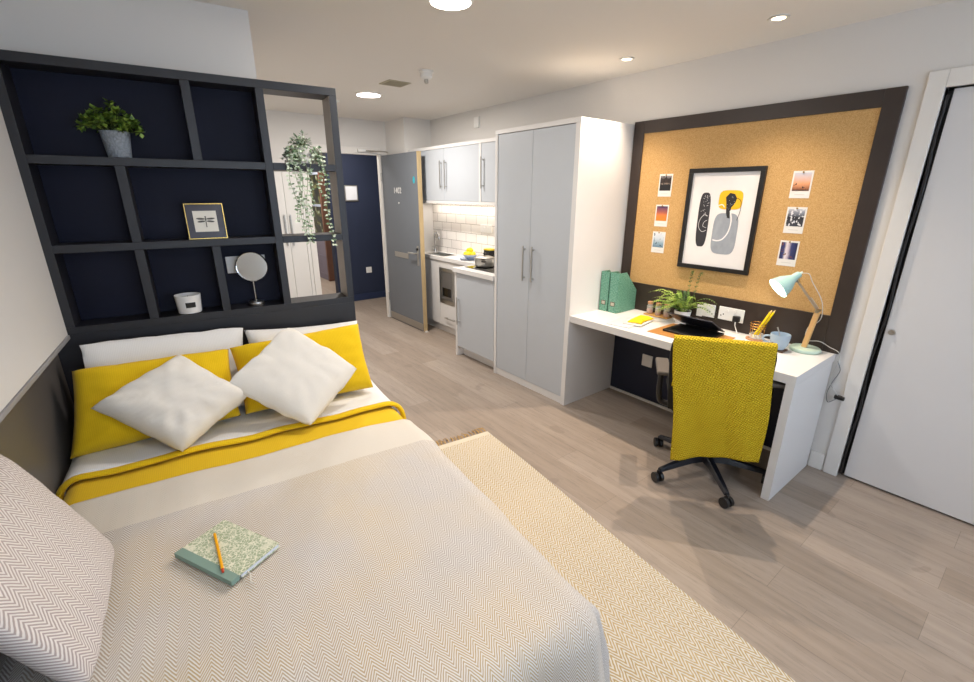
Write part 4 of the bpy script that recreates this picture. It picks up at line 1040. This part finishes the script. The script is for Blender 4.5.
part('cord', MB().tube(arc([(3.091, .630, .486), (3.091, .645, .47), (3.091, .675, .445), (3.091, .688, .50), (3.092, .675, .575), (3.092, .66, .62), (3.091, .655, .655), (3.090, .675, .70)]), .002, 6), mat('cord_dark', '#5a5a5c', .5), T)
lamp('desk_lamp_glow', 'POINT', tuple(apex+axis*.128), 1.2, (1, .95, .88), shadow_soft_size=.02)

# ------------------------------------------------------------------ office chair with throw
CA = math.radians(34.5)
T = thing('office_chair', 'black swivel office chair facing the desk', 'chair', (2.517, 1.064, 0), rot=CA)
MESHB = mat('chair_mesh_black', '#121214', .8, bump=.4, bscale=500); FABB = mat('chair_seat_black', '#17181b', .9, bump=.3)
BASEB = mat('chair_base_blue_black', '#11141d', .35)
part('hub', MB().lathe([(.045, .085), (.05, .10), (.045, .135), (.030, .15)], (0, 0, 0), 28), BASEB, T)
for k, ad in enumerate((226.9, 160, 83, 14, 299)):
    a_ = math.radians(ad)-CA; d_ = Vector((math.cos(a_), math.sin(a_), 0)); R_ = .335
    sd_ = Vector((-d_.y, d_.x, 0)); lm_ = MB(); secs = []
    for s_, hw, zt_, zb_ in ((.03, .030, .135, .085), (.12, .026, .125, .090), (.24, .022, .105, .078), (R_-.005, .016, .088, .066)):
        p = d_*s_; secs.append([p+sd_*hw+Vector((0, 0, zb_)), p-sd_*hw+Vector((0, 0, zb_)), p-sd_*hw*.6+Vector((0, 0, zt_)), p+sd_*hw*.6+Vector((0, 0, zt_))])
    for i, q in enumerate(secs): lm_.v += q
    for i in range(len(secs)-1):
        for j in range(4): lm_.f.append((i*4+j, i*4+(j+1) % 4, i*4+4+(j+1) % 4, i*4+4+j))
    lm_.f += [(0, 1, 2, 3), tuple(len(lm_.v)-4+j for j in (3, 2, 1, 0))]
    lg = part('leg', lm_, BASEB, T, .004)
    cm = MB(); cp = d_*R_+Vector((0, 0, .031)); ax_ = Vector((-math.sin(a_+.5+k), math.cos(a_+.5+k), 0))
    for sg in (-1, 1): cm.cyl(cp+ax_*sg*.006, cp+ax_*sg*.026, .030, n=24)
    cm.cyl(cp-ax_*.006, cp+ax_*.006, .012, n=12); cm.cyl(cp+Vector((0, 0, .0)), cp+Vector((0, 0, .045)), .008, n=12)
    part('caster', cm, BLACKP, lg, .003)
part('gas_lift', MB().cyl((0, 0, .15), (0, 0, .30), .026, n=24).cyl((0, 0, .30), (0, 0, .42), .016, n=20), BLACKP, T)
part('mechanism', MB().box(-.13, .10, -.07, .07, .405, .445), BLACKP, T, .01)
part('seat', MB().box(-.20, .26, -.235, .255, .447, .515), FABB, T, .03)
part('back_bracket', MB().tube(arc([(-.08, .04, .42), (-.24, .04, .41), (-.285, .04, .47), (-.285, .04, .62)]), .022, 10), BLACKP, T)
bk = MB(); n1, n2 = 14, 16
for side in (0, 1):
    for j in range(n2+1):
        for i in range(n1+1):
            u, v = i/n1*2-1, j/n2
            rr = 1-.10*max(0, (v-.8)/.2)**2-.12*(1-v)**2
            y = .062+u*.243*rr; z = .50+.425*v; x = -.285-.03*math.sin(v*PI*.9)-.012*v+.030*u*u+(.022 if side == 0 else 0)
            bk.v.append(Vector((x, y, z)))
K = (n1+1)*(n2+1)
for j in range(n2):
    for i in range(n1):
        k = j*(n1+1)+i; bk.f += [(k, k+1, k+n1+2, k+n1+1), (k+K, k+K+n1+1, k+K+n1+2, k+K+1)]
    for i0 in (0, n1):
        k = j*(n1+1)+i0; bk.f.append((k, k+n1+1, k+n1+1+K, k+K))
for i in range(n1):
    for j0 in (0, n2):
        k = j0*(n1+1)+i; bk.f.append((k, k+1, k+1+K, k+K))
part('backrest', bk, MESHB, T, .004)
for sg, yo in ((1, .30), (-1, -.245)):
    ar = part('armrest', MB().tube(arc([(-.03, yo-.05*sg, .43), (-.03, yo, .45), (-.03, yo+.012*sg, .53), (-.02, yo+.008*sg, .645)]), .017, 10), BLACKP, T)
    part('arm_pad', MB().box(-.155, .10, yo-.03, yo+.045, .648, .672) if sg > 0 else MB().box(-.155, .10, yo-.045, yo+.03, .648, .672), mat('arm_pad_grey', '#55504c', .6), ar, .010)
# throw over the backrest (UV in metres)
th = MB(); th.uv = []; nu, nv = 40, 70
Hf, Hb = .685, .30
for j in range(nv+1):
    s_ = -Hb+(Hf+Hb)*j/nv                      # s < 0: inside of the backrest, s > 0: outside, falling towards the floor
    for i in range(nu+1):
        u = i/nu*2-1
        ztop = .938; R_ = .022
        if s_ < -R_*PI/2: x = -.287+.0; z = ztop-R_+(s_+R_*PI/2); x = -.296+.026
        elif s_ < R_*PI/2: a_ = s_/R_; x = -.318-math.sin(a_)*R_*1.3+.0; z = ztop-R_+math.cos(a_)*R_
        else: z = ztop-R_-(s_-R_*PI/2); d_ = (s_-R_*PI/2)/Hf; x = -.347-.020*math.sin(min(1, d_)*PI)+.022*d_
        if s_ < -R_*PI/2: x = -.318+R_*1.3
        sag = max(0, (s_-.05)/Hf)
        x += .032*min(1, max(0, s_)/Hf); x += .010*math.sin(u*4.3+.6)*sag+.006*math.sin(u*9+s_*6)*sag
        wd = .228*(1+.045*sag)*(.9 if s_ < -.03 else 1)
        y = .072+u*wd+.004*math.sin(s_*11)-.036*sag-.050*sag*(u+1)/2
        if s_ > 0: z += -.022*sag*(u+1)/2+ .022*math.sin((u+1)*2.2)*sag**2*1.0-.010*u*sag**2
        th.v.append(Vector((x, y, z))); th.uv.append((u*wd, s_))
for j in range(nv):
    for i in range(nu):
        k = j*(nu+1)+i; th.f.append((k, k+1, k+nu+2, k+nu+1))
o = solo('throw', 'mustard yellow waffle throw hanging over the office chair back', 'throw', th, WAFFLE, (2.517, 1.064, 0), rot=CA); cloth(o, .006)

# ------------------------------------------------------------------ things in the shelving
Z1, Z2, Z3 = 1.7535, 1.3955, 1.0385
c = (-.243, 2.69, Z1)
T = thing('potted_plant', 'bushy green plant in a grey dimpled pot on the top shelf', 'plant', c, S)
t = NT('grey_dimpled_ceramic'); vo = t.n('ShaderNodeTexVoronoi'); vo.inputs['Scale'].default_value = 110; t.l(t.coord(), vo.inputs['Vector'])
t.l(t.mix(vo.outputs['Distance'], rgb('#8f98a2'), rgb('#6f7780')), t.b.inputs['Base Color']); t.b.inputs['Roughness'].default_value = .35; t.bump(vo.outputs['Distance'], .8, .004)
part('pot', MB().lathe([(.039, 0), (.042, .003), (.054, .105), (.055, .108), (.051, .108), (.046, .085), (.0001, .085)], c, 40), t.m, T)
random.seed(21)
def leaf(mb, p, d, l, wd, up=Vector((0, 0, 1))):
    d = d.normalized(); s_ = d.cross(up)
    s_ = s_.normalized() if s_.length > 1e-3 else Vector((1, 0, 0)); n_ = s_.cross(d)
    mb.add([p, p+d*l*.45+s_*wd/2+n_*l*.06, p+d*l, p+d*l*.45-s_*wd/2+n_*l*.06, p+d*l*.5-n_*l*.05], [(0, 1, 4), (1, 2, 4), (2, 3, 4), (3, 0, 4)])
lv, stm = MB(), MB()
for i in range(78):
    a_ = random.uniform(0, 2*PI); r_ = random.random()**.5; el = random.random()
    top = Vector((c[0]+math.cos(a_)*r_*.115, min(c[1]+math.sin(a_)*r_*.08, 2.742), c[2]+.100+(.02+.105*(1-r_*r_*.85))*(.45+.55*el)))
    if math.cos(a_) > .2: top.z -= .03*r_
    b0 = Vector((c[0]+math.cos(a_)*.02, c[1]+math.sin(a_)*.02, c[2]+.08))
    stm.tube([b0, b0.lerp(top, .5)+Vector((0, 0, .012)), top], .0013, 4)
    for k in range(9):
        d_ = Vector((random.gauss(0, 1), random.gauss(0, 1), random.gauss(.2, .7)))
        leaf(lv, top+d_.normalized()*.003, d_, random.uniform(.016, .027), .019)
part('foliage', lv, m_leaf('box_leaf_green', '#3d5a20', '#8aa646', 35), T); part('stems', stm, mat('stem_green', '#3a4a20', .7), T)
# trailing plant on the open shelf
c = (.522, 2.675, Z1)
T = thing('trailing_plant', 'variegated trailing plant spilling from the open shelf', 'plant', c, S)
part('pot', MB().lathe([(.040, 0), (.044, .003), (.055, .085), (.052, .085), (.045, .07), (.0001, .07)], c, 32), mat('pale_pot', '#c9c7c3', .5), T)
random.seed(5); lv, stm = MB(), MB()
for i in range(60):
    a_ = random.uniform(0, 2*PI); r_ = random.random()**.5
    top = Vector((c[0]-.005+math.cos(a_)*r_*.095, c[1]-.01+math.sin(a_)*r_*.085, c[2]+.03+(.12*(1-r_*r_))*random.uniform(.5, 1)))
    if r_ > .6: top.z -= random.uniform(.0, .05)
    if top.y > 2.63 and top.z < c[2]+.02: top.z = c[2]+.02
    stm.tube([Vector((c[0], c[1], c[2]+.07)), top+Vector((0, 0, .01)), top], .0011, 4)
    for k in range(7):
        d_ = Vector((random.gauss(0, 1), random.gauss(-.3, 1), random.gauss(0, .7)))
        leaf(lv, top+d_*.004, d_, random.uniform(.018, .028), .015)
for (x0, x1, zend, n_) in ((-.085, -.075, 1.47, 14), (-.06, -.03, 1.365, 18), (-.03, -.055, 1.42, 16), (-.01, -.02, 1.36, 18), (.02, .0, 1.50, 14), (.085, .085, 1.345, 18), (.07, .06, 1.60, 8), (-.045, -.05, 1.55, 11)):
    P = []
    for k in range(n_+4):
        s_ = k/(n_+3); zz = (c[2]+.06)*(1-s_)+zend*s_
        P.append(Vector((c[0]+x0*(1-s_)+x1*s_+.008*math.sin(s_*9+x0*60), 2.592-.012*math.sin(s_*5+x0*40)-.008, zz)))
    P = [Vector((c[0]+x0*.4, 2.64, c[2]+.085)), Vector((c[0]+x0*.8, 2.605, c[2]+.08))]+P
    stm.tube(P, .0012, 4)
    for p in P[1:]:
        for k in range(3):
            if random.random() < .12: continue
            d_ = Vector((random.choice((-1, 1))*random.uniform(.4, 1), random.uniform(-.6, .1), random.uniform(-.7, .3)))
            leaf(lv, p, d_, random.uniform(.013, .022), .012, Vector((0, -1, .4)))
part('foliage', lv, m_leaf('variegated_leaf', '#66835f', '#cbd6c3', 55), T); part('stems', stm, mat('stem_pale', '#6b7a4c', .7), T)
# framed dragonfly
T = thing('picture_frame', 'small gold framed dragonfly picture standing on the middle shelf', 'picture', (.037, 2.65, Z2), S, rot=.0001)
tilt = Matrix.Translation((0, -.012, .0)) @ Matrix.Rotation(math.radians(-8), 4, 'X')
def tl(mb): return mb.xf(tilt)
w_, h_ = .162, .166; BR = mat('thin_brass', '#cdb06a', .25, .9)
for q in ((-w_/2, w_/2, h_-.004, h_), (-w_/2, w_/2, 0, .004), (-w_/2, -w_/2+.004, .004, h_-.004), (w_/2-.004, w_/2, .004, h_-.004)):
    part('frame', tl(MB().box(q[0], q[1], -.006, .006, q[2], q[3])), BR, T, label='thin gold frame')
part('mount', tl(MB().box(-w_/2+.004, w_/2-.004, .001, .003, .004, h_-.004)), mat('grey_mount', '#3a3944', .25), T)
part('print', tl(MB().box(-.050, .048, -.001, .0008, .034, h_-.034)), mat('ivory_card', '#d6d4cc', .6), T)
dg = MB(); f_ = lambda a, b, h: (a, h, b)
for sx in (-1, 1):
    for cz, ln, aa in ((.094, .036, .06), (.084, .033, -.10)):
        poly = [(sx*(.003+ln*(1-math.cos(q))/2), cz+.0045*math.sin(q)+ln*(1-math.cos(q))/2*aa) for q in [2*PI*i/20 for i in range(20)]]
        dg.prism(poly, f_, -.0016, -.0012)
body = [(-.0018, .055), (.0018, .055), (.0016, .084), (.0030, .090), (.0026, .100), (-.0026, .100), (-.0030, .090), (-.0016, .084)]
dg.prism(body, f_, -.0022, -.0012); dg.prism([(.0035*math.cos(q), .104+.0035*math.sin(q)) for q in [2*PI*i/12 for i in range(12)]], f_, -.0022, -.0012)
part('dragonfly', tl(dg), mat('dragonfly_ink', '#4d4c4a', .6), T)
part('stand', MB().add([(-.02, .006, .10), (.02, .006, .10), (.02, .05, 0), (-.02, .05, 0), (-.02, .008, .10), (.02, .008, .10), (.02, .052, 0), (-.02, .052, 0)], [(0, 1, 2, 3), (7, 6, 5, 4), (0, 4, 5, 1), (3, 2, 6, 7), (0, 3, 7, 4), (1, 5, 6, 2)]), BLK, T)
# candle
c = (-.100, 2.665, Z3)
T = thing('candle', 'white candle jar with a black label on the lowest shelf', 'candle', c, S)
part('jar', MB().lathe([(.046, 0), (.050, .003), (.056, .086), (.0565, .090), (.053, .090), (.050, .074), (.0001, .072)], c, 44), mat('white_jar', '#d9dadb', .3), T)
n = 12; lb_ = MB(); a0 = -PI/2+.15
for side, rr in ((0, .0003), (1, .0011)):
    for zz in (.032, .058):
        for i in range(n+1):
            a_ = a0+(i/n-.5)*.80; R_ = .050+.006*(zz-.003)/.083+rr; lb_.v.append(Vector((c[0]+R_*math.cos(a_), c[1]+R_*math.sin(a_), c[2]+zz)))
m_ = n+1
for i in range(n): lb_.f += [(2*m_+i, 2*m_+i+1, 3*m_+i+1, 3*m_+i), (i, m_+i, m_+i+1, i+1), (i, i+1, 2*m_+i+1, 2*m_+i), (m_+i, 3*m_+i, 3*m_+i+1, m_+i+1)]
part('label_patch', lb_, BLACKP, T, label='black label')
part('wick', MB().cyl((c[0], c[1], c[2]+.0745), (c[0], c[1], c[2]+.084), .0012, n=6), BLACKP, T)
# make-up mirror
c = (.202, 2.675, Z3)
T = thing('vanity_mirror', 'round chrome vanity mirror on a stand on the lowest shelf', 'mirror', c, S)
part('base', MB().lathe([(.038, 0), (.040, .004), (.038, .018), (.034, .020), (.0001, .021)], c, 40), STEEL, T)
part('stem', MB().cyl((c[0], c[1], c[2]+.0212), (c[0], c[1], c[2]+.128), .0055, n=16), CHROME, T)
Mm = Vector((-.10, -1, .06)).normalized().to_track_quat('Z', 'Y').to_matrix(); mc = (c[0]+.004, c[1], c[2]+.203)
part('rim', MB().lathe([(.068, -.006), (.076, -.005), (.077, .003), (.073, .007), (.070, .006), (.070, .003)], mc, 56, Mm), CHROME, T)
part('glass', MB().lathe([(.0695, .0032), (.0695, .0040), (.0001, .0040)], mc, 56, Mm), mat('mirror_glass', '#e4e2de', .02, 1., var=0), T)
T = thing('wall_socket', 'white double socket on the navy panel behind the vanity mirror', 'socket', (.188, SB-.01, 1.25), S)
part('face_plate', MB().box(.094, .281, SB-.0175, SB-.0084, 1.205, 1.292), WHITEP, T, .002)
part('switch', MB().box(.13, .142, SB-.0205, SB-.0178, 1.255, 1.275), WHITEP, T)
part('switch', MB().box(.235, .247, SB-.0205, SB-.0178, 1.255, 1.275), WHITEP, T)
